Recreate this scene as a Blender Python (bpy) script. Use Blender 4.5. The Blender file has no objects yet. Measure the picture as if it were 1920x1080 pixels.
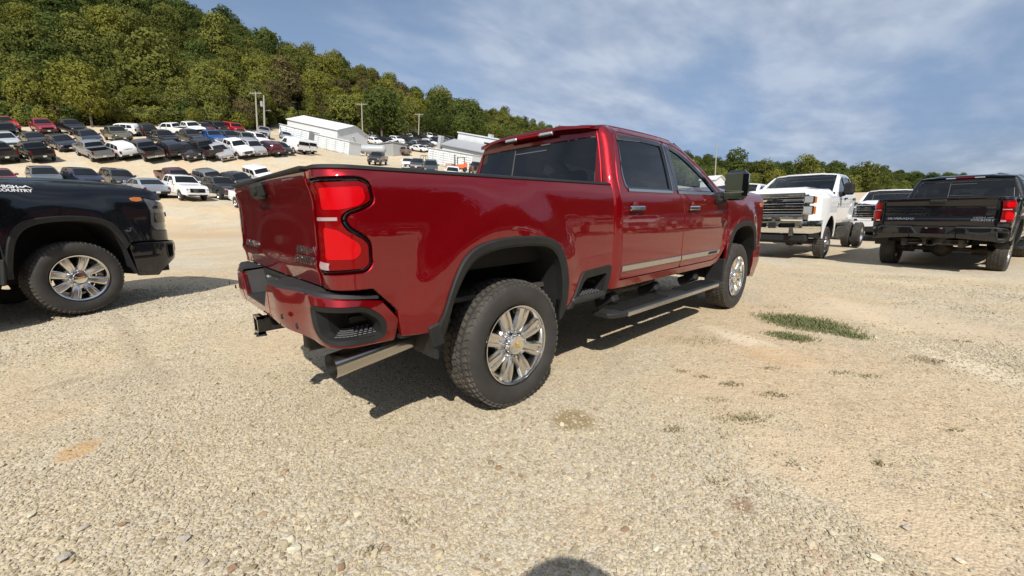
import bpy, math, random
import numpy as np
from mathutils import Vector, Matrix, noise
from mathutils.geometry import delaunay_2d_cdt
random.seed(7); rng = np.random.default_rng(7)
SC = bpy.context.scene
COL = SC.collection
PI = math.pi
# ------------------------------------------------------------------ camera
CAMP = np.array([-1.80536, -2.86345, 1.31091])
FWD = np.array([0.6693716, 0.71966177, -0.18446839])
RGT = np.array([0.7309173, -0.68239337, -0.00995912])
DWN = np.array([-0.1330472, -0.12816479, -0.98278799])
FPX = 765.34
cam = bpy.data.cameras.new('camera'); cam.sensor_width = 36; cam.lens = FPX/1920*36
cam.clip_start = 0.05; cam.clip_end = 5000
camo = bpy.data.objects.new('camera', cam); COL.objects.link(camo)
camo.matrix_world = Matrix(((RGT[0], -DWN[0], -FWD[0], CAMP[0]), (RGT[1], -DWN[1], -FWD[1], CAMP[1]),
                            (RGT[2], -DWN[2], -FWD[2], CAMP[2]), (0, 0, 0, 1)))
SC.camera = camo
# ------------------------------------------------------------------ light
SUNDIR = Vector((-0.70, -0.79, 1.0)).normalized()      # towards the sun
SUN_EL = math.asin(SUNDIR.z); SUN_AZ = math.atan2(SUNDIR.x, SUNDIR.y)
sl = bpy.data.lights.new('sun', 'SUN'); sl.energy = 4.3; sl.angle = math.radians(0.55); sl.color = (1.0, 0.945, 0.86)
so = bpy.data.objects.new('sun', sl); COL.objects.link(so)
so.rotation_euler = (-SUNDIR).to_track_quat('-Z', 'Y').to_euler(); so.location = (0, 0, 60)
W = bpy.data.worlds.new('World'); SC.world = W; W.use_nodes = True
SC.view_settings.view_transform = 'Standard'; SC.view_settings.look = 'None'
SC.view_settings.exposure = 0.36; SC.view_settings.gamma = 1.0; SC.view_settings.use_curve_mapping = False
SC.cycles.max_bounces = 8; SC.cycles.transparent_max_bounces = 12
SC.cycles.sample_clamp_indirect = 6.0; SC.cycles.caustics_reflective = False; SC.cycles.caustics_refractive = False

def world_nodes():
    nt = W.node_tree; N = nt.nodes; L = nt.links; N.clear()
    out = N.new('ShaderNodeOutputWorld'); bg = N.new('ShaderNodeBackground'); bg.inputs[1].default_value = 0.088
    sky = N.new('ShaderNodeTexSky'); sky.sky_type = 'NISHITA'; sky.sun_disc = False
    sky.sun_elevation = SUN_EL; sky.sun_rotation = SUN_AZ; sky.air_density = 1.0; sky.dust_density = 0.8; sky.ozone_density = 2.0
    sky.altitude = 200
    tc = N.new('ShaderNodeTexCoord'); sep = N.new('ShaderNodeSeparateXYZ'); L.new(tc.outputs['Generated'], sep.inputs[0])
    mx = N.new('ShaderNodeMath'); mx.operation = 'MAXIMUM'; mx.inputs[1].default_value = 0.0; L.new(sep.outputs[2], mx.inputs[0])
    ad = N.new('ShaderNodeMath'); ad.operation = 'ADD'; ad.inputs[1].default_value = 0.16; L.new(mx.outputs[0], ad.inputs[0])
    cb = N.new('ShaderNodeCombineXYZ')
    for i in (0, 1):
        d = N.new('ShaderNodeMath'); d.operation = 'DIVIDE'; L.new(sep.outputs[i], d.inputs[0]); L.new(ad.outputs[0], d.inputs[1]); L.new(d.outputs[0], cb.inputs[i])
    mp = N.new('ShaderNodeMapping'); mp.inputs['Rotation'].default_value = (0, 0, math.radians(CLOUD_ROT)); mp.inputs['Scale'].default_value = (0.55, 1.0, 1); mp.inputs['Location'].default_value = CLOUD_LOC
    L.new(cb.outputs[0], mp.inputs[0])
    def nz(scale, det, rough, dist, off=(0, 0, 0)):
        m2 = N.new('ShaderNodeMapping'); m2.inputs['Location'].default_value = off; L.new(mp.outputs[0], m2.inputs[0])
        n = N.new('ShaderNodeTexNoise'); n.inputs['Scale'].default_value = scale; n.inputs['Detail'].default_value = det
        n.inputs['Roughness'].default_value = rough; n.inputs['Distortion'].default_value = dist; L.new(m2.outputs[0], n.inputs[0]); return n
    big = nz(0.40, 3, 0.5, 0.1); med = nz(1.1, 5, 0.5, 0.1, (3, 1, 0)); fine = nz(4.2, 4, 0.55, 0.15, (1, 7, 0))
    a = N.new('ShaderNodeMath'); a.operation = 'MULTIPLY_ADD'; a.inputs[1].default_value = 0.85; L.new(big.outputs[0], a.inputs[0]); L.new(med.outputs[0], a.inputs[2])
    b = N.new('ShaderNodeMath'); b.operation = 'MULTIPLY_ADD'; b.inputs[1].default_value = 0.24; L.new(fine.outputs[0], b.inputs[0]); L.new(a.outputs[0], b.inputs[2])
    rp = N.new('ShaderNodeMapRange'); rp.interpolation_type = 'SMOOTHSTEP'; rp.inputs[1].default_value = CLOUD_LO; rp.inputs[2].default_value = CLOUD_HI
    rp.inputs[3].default_value = 0.0; rp.inputs[4].default_value = 0.92; L.new(b.outputs[0], rp.inputs[0])
    # clouds thin out towards the horizon
    hz = N.new('ShaderNodeMapRange'); hz.inputs[1].default_value = 0.10; hz.inputs[2].default_value = 0.42; hz.inputs[3].default_value = 0.75; hz.inputs[4].default_value = 1; L.new(sep.outputs[2], hz.inputs[0])
    mm = N.new('ShaderNodeMath'); mm.operation = 'MULTIPLY'; L.new(rp.outputs[0], mm.inputs[0]); L.new(hz.outputs[0], mm.inputs[1])
    cc = N.new('ShaderNodeValToRGB'); cc.color_ramp.elements[0].color = (3.4, 4.0, 5.1, 1); cc.color_ramp.elements[1].color = (5.2, 5.8, 6.8, 1)
    cc.color_ramp.elements[0].position = 0.33; cc.color_ramp.elements[1].position = 0.62; L.new(fine.outputs[0], cc.inputs[0])
    gl = N.new('ShaderNodeMixRGB'); gl.blend_type = 'MULTIPLY'; gl.inputs[0].default_value = 1.0; L.new(sky.outputs[0], gl.inputs[1])
    zt = N.new('ShaderNodeMapRange'); zt.interpolation_type = 'SMOOTHSTEP'; zt.inputs[1].default_value = -0.02; zt.inputs[2].default_value = 0.40; L.new(sep.outputs[2], zt.inputs[0])
    tm = N.new('ShaderNodeMixRGB'); tm.inputs[1].default_value = (0.42, 0.46, 0.66, 1); tm.inputs[2].default_value = (1.32, 1.20, 1.10, 1); L.new(zt.outputs[0], tm.inputs[0]); L.new(tm.outputs[0], gl.inputs[2])
    mix = N.new('ShaderNodeMixRGB'); L.new(mm.outputs[0], mix.inputs[0]); L.new(gl.outputs[0], mix.inputs[1]); L.new(cc.outputs[0], mix.inputs[2])
    L.new(mix.outputs[0], bg.inputs[0]); L.new(bg.outputs[0], out.inputs[0])
CLOUD_ROT, CLOUD_LOC, CLOUD_LO, CLOUD_HI = 70, (9.0, 0.5, 0), 0.88, 1.24
SKY_TINT = (1.0, 1.0, 1.0, 1)
world_nodes()

# ------------------------------------------------------------------ pixel helpers (used once, to survey where things stand)
def ray(u, v): return RGT*((u-960)/FPX) + DWN*((v-540)/FPX) + FWD
def at_z(u, v, z=0.0): d = ray(u, v); return CAMP + d*((z-CAMP[2])/d[2])
def at_d(u, v, D): return CAMP + ray(u, v)*D

# ------------------------------------------------------------------ naming
def tag(o, label=None, cat=None, group=None, kind=None):
    if label: o['label'] = label
    if cat: o['category'] = cat
    if group: o['group'] = group
    if kind: o['kind'] = kind
    return o
def empty(name, loc=(0, 0, 0), rot=(0, 0, 0)):
    o = bpy.data.objects.new(name, None); COL.objects.link(o); o.empty_display_size = 0.3
    o.location = loc; o.rotation_euler = rot; return o
def link(name, me, mat=None, parent=None):
    o = bpy.data.objects.new(name, me); COL.objects.link(o)
    if mat is not None and len(me.materials) == 0: me.materials.append(mat)
    if parent is not None: o.parent = parent
    return o
def copy_tree(o, parent=None):
    c = o.copy(); COL.objects.link(c); c.parent = parent
    for ch in list(o.children): copy_tree(ch, c)
    return c

# ------------------------------------------------------------------ mesh builder
class MB:
    def __init__(s): s.v = []; s.f = []; s.n = 0
    def add(s, vs, fs):
        vs = np.asarray(vs, float); b = s.n
        s.v.append(vs); s.f.extend([tuple(int(i)+b for i in f) for f in fs]); s.n += len(vs); return s
    def box(s, c, d, rot=None, taper=1.0):
        x, y, z = d[0]/2, d[1]/2, d[2]/2; t = taper
        v = np.array([(-x,-y,-z),(x,-y,-z),(x,y,-z),(-x,y,-z),(-x*t,-y*t,z),(x*t,-y*t,z),(x*t,y*t,z),(-x*t,y*t,z)])
        if rot is not None: v = v @ np.array(rot).T
        return s.add(v+np.array(c), [(0,3,2,1),(4,5,6,7),(0,1,5,4),(1,2,6,5),(2,3,7,6),(3,0,4,7)])
    def bbox(s, c, d, b=0.01, rot=None):
        # box with bevelled edges
        x, y, z = d[0]/2, d[1]/2, d[2]/2; b = min(b, x*.9, y*.9, z*.9)
        vs = []; idx = {}
        for sx in (-1,1):
            for sy in (-1,1):
                for sz in (-1,1):
                    for a, p in enumerate(((x, y-b, z-b), (x-b, y, z-b), (x-b, y-b, z))):
                        idx[(sx,sy,sz,a)] = len(vs); vs.append((sx*p[0], sy*p[1], sz*p[2]))
        F = []
        def q(l):
            P = [vs[i] for i in l]; c0 = np.mean(P, axis=0); n = np.cross(np.subtract(P[1], P[0]), np.subtract(P[2], P[0]))
            F.append(tuple(l) if np.dot(n, c0) > 0 else tuple(l[::-1]))
        for sx in (-1,1): q([idx[(sx,a,b_,0)] for a, b_ in ((-1,-1),(1,-1),(1,1),(-1,1))])
        for sy in (-1,1): q([idx[(a,sy,b_,1)] for a, b_ in ((-1,-1),(1,-1),(1,1),(-1,1))])
        for sz in (-1,1): q([idx[(a,b_,sz,2)] for a, b_ in ((-1,-1),(1,-1),(1,1),(-1,1))])
        for p in (-1,1):
            for r in (-1,1):
                q([idx[(p,r,-1,0)], idx[(p,r,1,0)], idx[(p,r,1,1)], idx[(p,r,-1,1)]])
                q([idx[(p,-1,r,0)], idx[(p,1,r,0)], idx[(p,1,r,2)], idx[(p,-1,r,2)]])
                q([idx[(-1,p,r,1)], idx[(1,p,r,1)], idx[(1,p,r,2)], idx[(-1,p,r,2)]])
                for t in (-1,1): q([idx[(p,r,t,0)], idx[(p,r,t,1)], idx[(p,r,t,2)]])
        v = np.array(vs)
        if rot is not None: v = v @ np.array(rot).T
        return s.add(v+np.array(c), F)
    def tube(s, pts, r, n=10, cap=True):
        pts = np.asarray(pts, float); r = np.broadcast_to(np.asarray(r, float), (len(pts),)) if np.ndim(r) == 0 else np.asarray(r, float)
        vs = []; up = None
        for i, p in enumerate(pts):
            t = pts[min(i+1, len(pts)-1)] - pts[max(i-1, 0)]; t = t/(np.linalg.norm(t)+1e-9)
            if up is None: up = np.array([0,0,1.]) if abs(t[2]) < .9 else np.array([1.,0,0])
            a = np.cross(t, up); a /= np.linalg.norm(a); b = np.cross(a, t); up = b
            for k in range(n):
                th = 2*PI*k/n; vs.append(p + r[i]*(a*math.cos(th)+b*math.sin(th)))
        F = []
        for i in range(len(pts)-1):
            for k in range(n): k2 = (k+1) % n; F.append((i*n+k, (i+1)*n+k, (i+1)*n+k2, i*n+k2))
        if cap: F.append(tuple(range(n))); F.append(tuple(range((len(pts)-1)*n, len(pts)*n))[::-1])
        return s.add(vs, F)
    def lathe(s, prof, n=48, axis='y', c=(0,0,0), flip=False):
        # prof: (radius, height along axis)
        vs = []; m = len(prof)
        for k in range(n):
            th = 2*PI*k/n
            for r, h in prof:
                if axis == 'y': vs.append((r*math.cos(th), h, r*math.sin(th)))
                elif axis == 'z': vs.append((r*math.cos(th), r*math.sin(th), h))
                else: vs.append((h, r*math.cos(th), r*math.sin(th)))
        F = []
        for k in range(n):
            k2 = (k+1) % n
            for i in range(m-1):
                f = (k*m+i, k*m+i+1, k2*m+i+1, k2*m+i); F.append(f[::-1] if flip else f)
        return s.add(np.array(vs)+np.array(c), F)
    def prism(s, poly, z0, z1, mapf=None):
        # poly in (a,b), extruded along third; mapf(a,b,c)->xyz
        n = len(poly); P = np.array(poly, float)
        tri = tri_poly(P)
        lo = np.c_[P, np.full(n, z0)]; hi = np.c_[P, np.full(n, z1)]
        V = np.vstack([lo, hi])
        if mapf: V = mapf(V[:,0], V[:,1], V[:,2])
        F = [tuple(t) for t in tri] + [tuple(n+i for i in t[::-1]) for t in tri] + [(i, (i+1) % n, n+(i+1) % n, n+i) for i in range(n)]
        return s.add(V, F)
    def mirror(s):
        if not s.v: return s
        V = np.vstack(s.v); F = list(s.f); W2 = V.copy(); W2[:,1] *= -1
        s.add(W2, [f[::-1] for f in F]); return s
    def mesh(s, name, smooth=True, ang=35, fix=False):
        me = bpy.data.meshes.new(name)
        me.from_pydata([tuple(p) for p in np.vstack(s.v)], [], s.f); me.update()
        if fix: fixn(me)
        finish(me, smooth, ang); return me
    def build(s, name, mat, parent=None, smooth=True, ang=35, fix=False):
        return link(name, s.mesh(name, smooth, ang, fix), mat, parent)
def fixn(me):
    import bmesh
    bm = bmesh.new(); bm.from_mesh(me); bmesh.ops.recalc_face_normals(bm, faces=bm.faces[:]); bm.to_mesh(me); bm.free()
def finish(me, smooth=True, ang=35):
    if smooth:
        me.polygons.foreach_set('use_smooth', [True]*len(me.polygons))
        try: me.set_sharp_from_angle(angle=math.radians(ang))
        except Exception: pass
    me.update()
def tri_poly(P):
    from mathutils.geometry import tessellate_polygon
    t = tessellate_polygon([[Vector((p[0], p[1], 0)) for p in P]])
    out = []
    for a, b, c in t:
        A, B, C_ = P[a], P[b], P[c]
        cr = (B[0]-A[0])*(C_[1]-A[1])-(B[1]-A[1])*(C_[0]-A[0])
        out.append((a, b, c) if cr > 0 else (c, b, a))
    return out
def Rx(a): c, s = math.cos(a), math.sin(a); return np.array([[1,0,0],[0,c,-s],[0,s,c]])
def Ry(a): c, s = math.cos(a), math.sin(a); return np.array([[c,0,s],[0,1,0],[-s,0,c]])
def Rz(a): c, s = math.cos(a), math.sin(a); return np.array([[c,-s,0],[s,c,0],[0,0,1]])

# ------------------------------------------------------------------ smooth sheet-metal panels
def densify(P, sp):
    P = np.asarray(P, float); out = []
    for i in range(len(P)):
        a, b = P[i], P[(i+1) % len(P)]; n = max(1, int(math.ceil(np.linalg.norm(b-a)/sp)))
        for k in range(n): out.append(a+(b-a)*k/n)
    return np.array(out)
def rnd(P, r, n=4, only=None):
    # round the corners of polygon P with radius-ish r
    P = [np.array(p, float) for p in P]; out = []
    for i, p in enumerate(P):
        a, b = P[i-1]-p, P[(i+1) % len(P)]-p; la, lb = np.linalg.norm(a), np.linalg.norm(b)
        rr = r if np.ndim(r) == 0 else r[i]
        t = min(rr, la*.48, lb*.48)
        if t < 1e-4: out.append(p); continue
        A, B = p+a/la*t, p+b/lb*t
        for k in range(n+1):
            u = k/n; out.append((1-u)**2*A+2*u*(1-u)*p+u*u*B)
    return np.array(out)
def ccw(P):
    P = np.asarray(P, float); x, y = P[:,0], P[:,1]
    return P if np.sum(x*np.roll(y,-1)-np.roll(x,-1)*y) > 0 else P[::-1]
def inset(P, d):
    # inward offset of a ccw loop
    n = len(P); e = np.roll(P,-1,0)-P; e /= np.linalg.norm(e, axis=1)[:,None]+1e-12
    nm = np.c_[-e[:,1], e[:,0]]; a = nm+np.roll(nm,1,0); l = np.linalg.norm(a, axis=1); a /= l[:,None]+1e-9
    k = np.clip(2/np.maximum(l, 1.0), 1, 1.6)
    return P + a*(d*k)[:,None]
def inside(Q, P):
    x, y = Q[:,0], Q[:,1]; r = np.zeros(len(Q), bool); n = len(P)
    for i in range(n):
        x1, y1 = P[i]; x2, y2 = P[(i+1) % n]
        if y1 == y2: continue
        c = (y1 > y) != (y2 > y); r ^= c & (x < (x2-x1)*(y-y1)/(y2-y1)+x1)
    return r
def seg_dist(Q, P):
    d = np.full(len(Q), 1e9)
    for i in range(len(P)):
        a, b = P[i], P[(i+1) % len(P)]; ab = b-a; t = np.clip(((Q-a)@ab)/(ab@ab+1e-12), 0, 1)
        d = np.minimum(d, np.linalg.norm(Q-(a+t[:,None]*ab), axis=1))
    return d
def panel(mb, outline, mapf, holes=(), sp=0.05, fl=0.02, rd=0.004, flip=False):
    loops = [ccw(densify(outline, sp))]+[ccw(densify(h, sp))[::-1] for h in holes]
    ins = [inset(l, rd) for l in loops]       # holes are cw so inset moves into the metal
    pts = np.vstack(ins); edges = []; b = 0
    for l in ins: edges += [(b+i, b+(i+1) % len(l)) for i in range(len(l))]; b += len(l)
    lo, hi = pts.min(0), pts.max(0)
    gx = np.arange(lo[0]+sp*.5, hi[0], sp); gy = np.arange(lo[1]+sp*.43, hi[1], sp*.866)
    if len(gx) and len(gy):
        G = np.array([(x+(sp*.5 if j % 2 else 0), y) for j, y in enumerate(gy) for x in gx])
        k = inside(G, ins[0])
        for h in ins[1:]: k &= ~inside(G, h)
        G = G[k]
        if len(G): G = G[np.min([seg_dist(G, l) for l in ins], axis=0) > sp*.45]
        A = np.vstack([pts, G]) if len(G) else pts
    else: A = pts
    vs, es, fs, ov, oe, of = delaunay_2d_cdt([Vector((float(p[0]), float(p[1]))) for p in A], edges, [], 0, 1e-6)
    V2 = np.array([(v.x, v.y) for v in vs]); C3 = np.array([V2[list(f)].mean(0) for f in fs])
    keep = inside(C3, ins[0])
    for h in ins[1:]: keep &= ~inside(C3, h)
    F = []
    for f, k in zip(fs, keep):
        if not k: continue
        a, b2, c = V2[f[0]], V2[f[1]], V2[f[2]]
        cr = (b2[0]-a[0])*(c[1]-a[1])-(b2[1]-a[1])*(c[0]-a[0])
        F.append(tuple(f) if cr > 0 else tuple(f)[::-1])
    V3 = mapf(V2[:,0], V2[:,1], np.zeros(len(V2))); base = len(V3)
    allv = [V3]
    if fl > 0:
        src = {}
        for i, l in enumerate(ov):
            for j in l: src[j] = i
        b = 0
        for l, l0 in zip(ins, loops):
            n = len(l); r1 = mapf(l0[:,0], l0[:,1], np.full(n, rd)); r2 = mapf(l0[:,0], l0[:,1], np.full(n, fl))
            ids = [src.get(b+i, None) for i in range(n)]
            o1, o2 = base, base+n; allv += [r1, r2]; base += 2*n
            for i in range(n):
                j = (i+1) % n
                if ids[i] is None or ids[j] is None: continue
                F.append((ids[j], ids[i], o1+i, o1+j)); F.append((o1+j, o1+i, o2+i, o2+j))
            b += n
    if flip: F = [f[::-1] for f in F]
    mb.add(np.vstack(allv), F); return mb
def strip_between(mb, loopA, loopB, mapf, dA=0.0, dB=0.0, fl=0.0, flip=False, closed=True):
    n = len(loopA); A = mapf(loopA[:,0], loopA[:,1], np.full(n, dA)); B = mapf(loopB[:,0], loopB[:,1], np.full(n, dB))
    F = [(i, (i+1) % n, n+(i+1) % n, n+i) for i in range(n if closed else n-1)]
    mb.add(np.vstack([A, B]), [f[::-1] for f in F] if flip else F)
def resample(P, n, closed=False):
    P = np.asarray(P, float)
    if closed: P = np.vstack([P, P[:1]])
    d = np.r_[0, np.cumsum(np.linalg.norm(np.diff(P, axis=0), axis=1))]
    t = np.linspace(0, d[-1], n+1)[:-1] if closed else np.linspace(0, d[-1], n)
    return np.c_[np.interp(t, d, P[:,0]), np.interp(t, d, P[:,1])]
def smooth_path(P, it=2):
    P = np.asarray(P, float)
    for _ in range(it):
        Q = [P[0]]
        for a, b in zip(P[:-1], P[1:]): Q += [a*.75+b*.25, a*.25+b*.75]
        Q.append(P[-1]); P = np.array(Q)
    return P
_tc = {}
def text_geo(body, size, ext=0.0, bold=0.0, sx=1.0):
    key = (body, size, ext, bold, sx)
    if key in _tc: return _tc[key]
    cu = bpy.data.curves.new('lettering', 'FONT'); cu.body = body; cu.size = size; cu.extrude = ext; cu.offset = bold; cu.resolution_u = 3
    cu.align_x = 'CENTER'; cu.align_y = 'CENTER'
    o = bpy.data.objects.new('lettering', cu); COL.objects.link(o); bpy.context.view_layer.update()
    dg = bpy.context.evaluated_depsgraph_get(); me = o.evaluated_get(dg).to_mesh()
    V = np.array([tuple(v.co) for v in me.vertices]); F = [tuple(p.vertices) for p in me.polygons]
    o.evaluated_get(dg).to_mesh_clear(); bpy.data.objects.remove(o); bpy.data.curves.remove(cu)
    V[:,0] *= sx; _tc[key] = (V, F); return V, F
def text_on(mb, body, size, mapf, u0, v0, ext=0.003, bold=0.0, sx=1.0, mirror=False, raise_=0.003):
    V, F = text_geo(body, size, ext, bold, sx)
    X = -V[:,0] if mirror else V[:,0]
    mb.add(mapf(u0+X, v0+V[:,1], -(V[:,2]+raise_)), [f[::-1] for f in F] if mirror else F)
BOWTIE = [(-.30,.36),(.36,.36),(.29,.14),(1.0,.14),(.84,-.14),(.26,-.14),(.32,-.36),(-.36,-.36),(-.29,-.14),(-1.0,-.14),(-.84,.14),(-.26,.14)]
# ------------------------------------------------------------------ materials
def mat(name):
    m = bpy.data.materials.new(name); m.use_nodes = True
    return m, m.node_tree.nodes, m.node_tree.links, m.node_tree.nodes['Principled BSDF']
def setp(p, **k):
    names = dict(base='Base Color', rough='Roughness', metal='Metallic', coat='Coat Weight', coatr='Coat Roughness', spec='Specular IOR Level', ior='IOR', trans='Transmission Weight', alpha='Alpha', sheen='Sheen Weight')
    for a, b in k.items():
        v = b if a != 'base' or len(b) == 4 else tuple(b)+(1,)
        p.inputs[names[a]].default_value = v
def plain(name, base, rough=0.5, metal=0.0, dirt=0.0, bump=0.0, bscale=400, **k):
    m, N, L, p = mat(name); setp(p, base=base, rough=rough, metal=metal, **k)
    tc = N.new('ShaderNodeTexCoord')
    n = N.new('ShaderNodeTexNoise'); n.inputs['Scale'].default_value = 3.0; n.inputs['Detail'].default_value = 6; L.new(tc.outputs['Object'], n.inputs[0])
    r = N.new('ShaderNodeMapRange'); r.inputs[3].default_value = max(0.02, rough-0.07); r.inputs[4].default_value = min(1, rough+0.07); L.new(n.outputs[0], r.inputs[0]); L.new(r.outputs[0], p.inputs['Roughness'])
    if dirt > 0:
        mx = N.new('ShaderNodeMixRGB'); mx.inputs[1].default_value = tuple(base)+(1,); mx.inputs[2].default_value = (0.36, 0.31, 0.24, 1)
        n2 = N.new('ShaderNodeTexNoise'); n2.inputs['Scale'].default_value = 9; n2.inputs['Detail'].default_value = 8; L.new(tc.outputs['Object'], n2.inputs[0])
        r2 = N.new('ShaderNodeMapRange'); r2.inputs[1].default_value = 0.4; r2.inputs[2].default_value = 0.8; r2.inputs[3].default_value = dirt*.25; r2.inputs[4].default_value = dirt; L.new(n2.outputs[0], r2.inputs[0])
        L.new(r2.outputs[0], mx.inputs[0]); L.new(mx.outputs[0], p.inputs['Base Color'])
    if bump > 0:
        n3 = N.new('ShaderNodeTexNoise'); n3.inputs['Scale'].default_value = bscale; n3.inputs['Detail'].default_value = 2; L.new(tc.outputs['Object'], n3.inputs[0])
        b = N.new('ShaderNodeBump'); b.inputs['Strength'].default_value = bump; b.inputs['Distance'].default_value = 0.002; L.new(n3.outputs[0], b.inputs['Height']); L.new(b.outputs[0], p.inputs['Normal'])
    return m
def paint(name, base, metal=0.3, rough=0.32, flake=0.0, coat=1.0, dust=0.04):
    m, N, L, p = mat(name); setp(p, base=base, rough=rough, metal=metal, coat=coat, coatr=0.02); p.inputs['Coat IOR'].default_value = 1.58; p.inputs['Specular IOR Level'].default_value = 0.12
    tc = N.new('ShaderNodeTexCoord'); sep = N.new('ShaderNodeSeparateXYZ'); L.new(tc.outputs['Object'], sep.inputs[0])
    # dust gathers on the lower panels
    r = N.new('ShaderNodeMapRange'); r.inputs[1].default_value = 0.45; r.inputs[2].default_value = 1.05; r.inputs[3].default_value = dust*3.2; r.inputs[4].default_value = dust*.4; L.new(sep.outputs[2], r.inputs[0])
    n = N.new('ShaderNodeTexNoise'); n.inputs['Scale'].default_value = 6; n.inputs['Detail'].default_value = 10; n.inputs['Roughness'].default_value = .7; L.new(tc.outputs['Object'], n.inputs[0])
    mu = N.new('ShaderNodeMath'); mu.operation = 'MULTIPLY'; L.new(r.outputs[0], mu.inputs[0]); L.new(n.outputs[0], mu.inputs[1])
    mx = N.new('ShaderNodeMixRGB'); mx.inputs[1].default_value = tuple(base)+(1,); mx.inputs[2].default_value = (0.40, 0.34, 0.27, 1); L.new(mu.outputs[0], mx.inputs[0]); L.new(mx.outputs[0], p.inputs['Base Color'])
    # faint orange peel
    n2 = N.new('ShaderNodeTexNoise'); n2.inputs['Scale'].default_value = 22; n2.inputs['Detail'].default_value = 1; L.new(tc.outputs['Object'], n2.inputs[0])
    b = N.new('ShaderNodeBump'); b.inputs['Strength'].default_value = 0.02; b.inputs['Distance'].default_value = 0.006; L.new(n2.outputs[0], b.inputs['Height']); L.new(b.outputs[0], p.inputs['Coat Normal'])
    return m
def glass(name, tint, alpha, rough=0.02):
    m, N, L, p = mat(name); setp(p, base=tint, rough=rough, spec=0.5, ior=1.5)
    out = N['Material Output']; tr = N.new('ShaderNodeBsdfTransparent'); tr.inputs[0].default_value = tuple(tint)+(1,)
    gl = N.new('ShaderNodeBsdfGlossy'); gl.inputs['Roughness'].default_value = 0.015; gl.inputs[0].default_value = (1, 1, 1, 1)
    fr = N.new('ShaderNodeFresnel'); ge = N.new('ShaderNodeNewGeometry'); io = N.new('ShaderNodeMapRange'); io.inputs[3].default_value = 1.5; io.inputs[4].default_value = 1/1.5; L.new(ge.outputs['Backfacing'], io.inputs[0]); L.new(io.outputs[0], fr.inputs[0])
    df = N.new('ShaderNodeBsdfDiffuse'); df.inputs[0].default_value = (0.006, 0.007, 0.009, 1)
    m1 = N.new('ShaderNodeMixShader'); m1.inputs[0].default_value = alpha; L.new(tr.outputs[0], m1.inputs[1]); L.new(df.outputs[0], m1.inputs[2])
    m2 = N.new('ShaderNodeMixShader'); L.new(fr.outputs[0], m2.inputs[0]); L.new(m1.outputs[0], m2.inputs[1]); L.new(gl.outputs[0], m2.inputs[2])
    L.new(m2.outputs[0], out.inputs[0]); N.remove(p); return m
M = {}
M['red'] = paint('red_paint', (0.20, 0.0006, 0.0045), 0.60, 0.38, dust=0.005)
M['black'] = paint('black_paint', (0.004, 0.005, 0.008), 0.2, 0.45, dust=0.005)
M['white'] = paint('white_paint', (0.78, 0.79, 0.80), 0.0, 0.4, dust=0.02)
M['plastic'] = plain('black_textured_plastic', (0.010, 0.011, 0.012), 0.58, spec=.35, dirt=0.03, bump=0.35, bscale=900)
M['plastic2'] = plain('dark_grey_step_plastic', (0.014, 0.015, 0.017), 0.58, spec=.35, dirt=0.05, bump=0.4, bscale=700)
M['dark'] = plain('unlit_black_plastic', (0.008, 0.008, 0.009), 0.8)
M['under'] = plain('underbody_metal', (0.018, 0.018, 0.018), 0.75, 0.2, dirt=0.25)
M['chrome'] = plain('chrome', (0.80, 0.80, 0.79), 0.08, 1.0)
M['polished'] = plain('polished_wheel_metal', (0.74, 0.73, 0.71), 0.22, 1.0)
M['satin'] = plain('satin_trim_metal', (0.55, 0.54, 0.52), 0.28, 1.0)
M['steel'] = plain('stainless_exhaust', (0.52, 0.49, 0.45), 0.24, 1.0, dirt=.04)
M['gold'] = plain('gold_emblem', (0.60, 0.38, 0.07), 0.3, 0.5)
M['rubber'] = plain('tyre_rubber', (0.022, 0.021, 0.021), 0.68, dirt=0.06, bump=0.3, bscale=250)
M['tread'] = plain('tyre_tread_rubber', (0.032, 0.030, 0.028), 0.85, dirt=0.24, bump=0.4, bscale=200)
M['lens'] = plain('red_lens', (0.17, 0.001, 0.002), 0.12, 0.0, spec=.25)
M['lensb'] = plain('bright_red_lens', (0.46, 0.0015, 0.005), 0.2, 0.0, spec=.25)
M['lensw'] = plain('clear_lens', (0.38, 0.27, 0.28), 0.15, 0.0, coat=1.0)
M['amber'] = plain('amber_lens', (0.55, 0.15, 0.015), 0.2, 0.0, coat=1.0)
M['gloss'] = plain('gloss_black', (0.004, 0.004, 0.005), 0.08, 0.0, coat=1.0)
M['headlamp'] = plain('smoked_headlamp', (0.11, 0.115, 0.13), 0.25, 0.0, coat=1.0)
M['glassd'] = glass('privacy_glass', (0.05, 0.06, 0.07), 0.70)
M['glassf'] = glass('front_glass', (0.80, 0.86, 0.84), 0.03)
M['stud'] = plain('worn_step_stud', (.12,.12,.125), .5)
M['framegrey'] = plain('grey_window_frame', (.10,.10,.105), .4)
M['mirror'] = plain('mirror_glass', (0.42, 0.47, 0.47), 0.03, 1.0)
M['seat'] = plain('dark_leather', (0.03, 0.028, 0.027), 0.5)
M['letter'] = plain('white_lettering', (0.75, 0.75, 0.76), 0.35, 0.2)
M['lightgrey'] = plain('light_grey_plastic', (0.30, 0.31, 0.33), 0.35)
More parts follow.
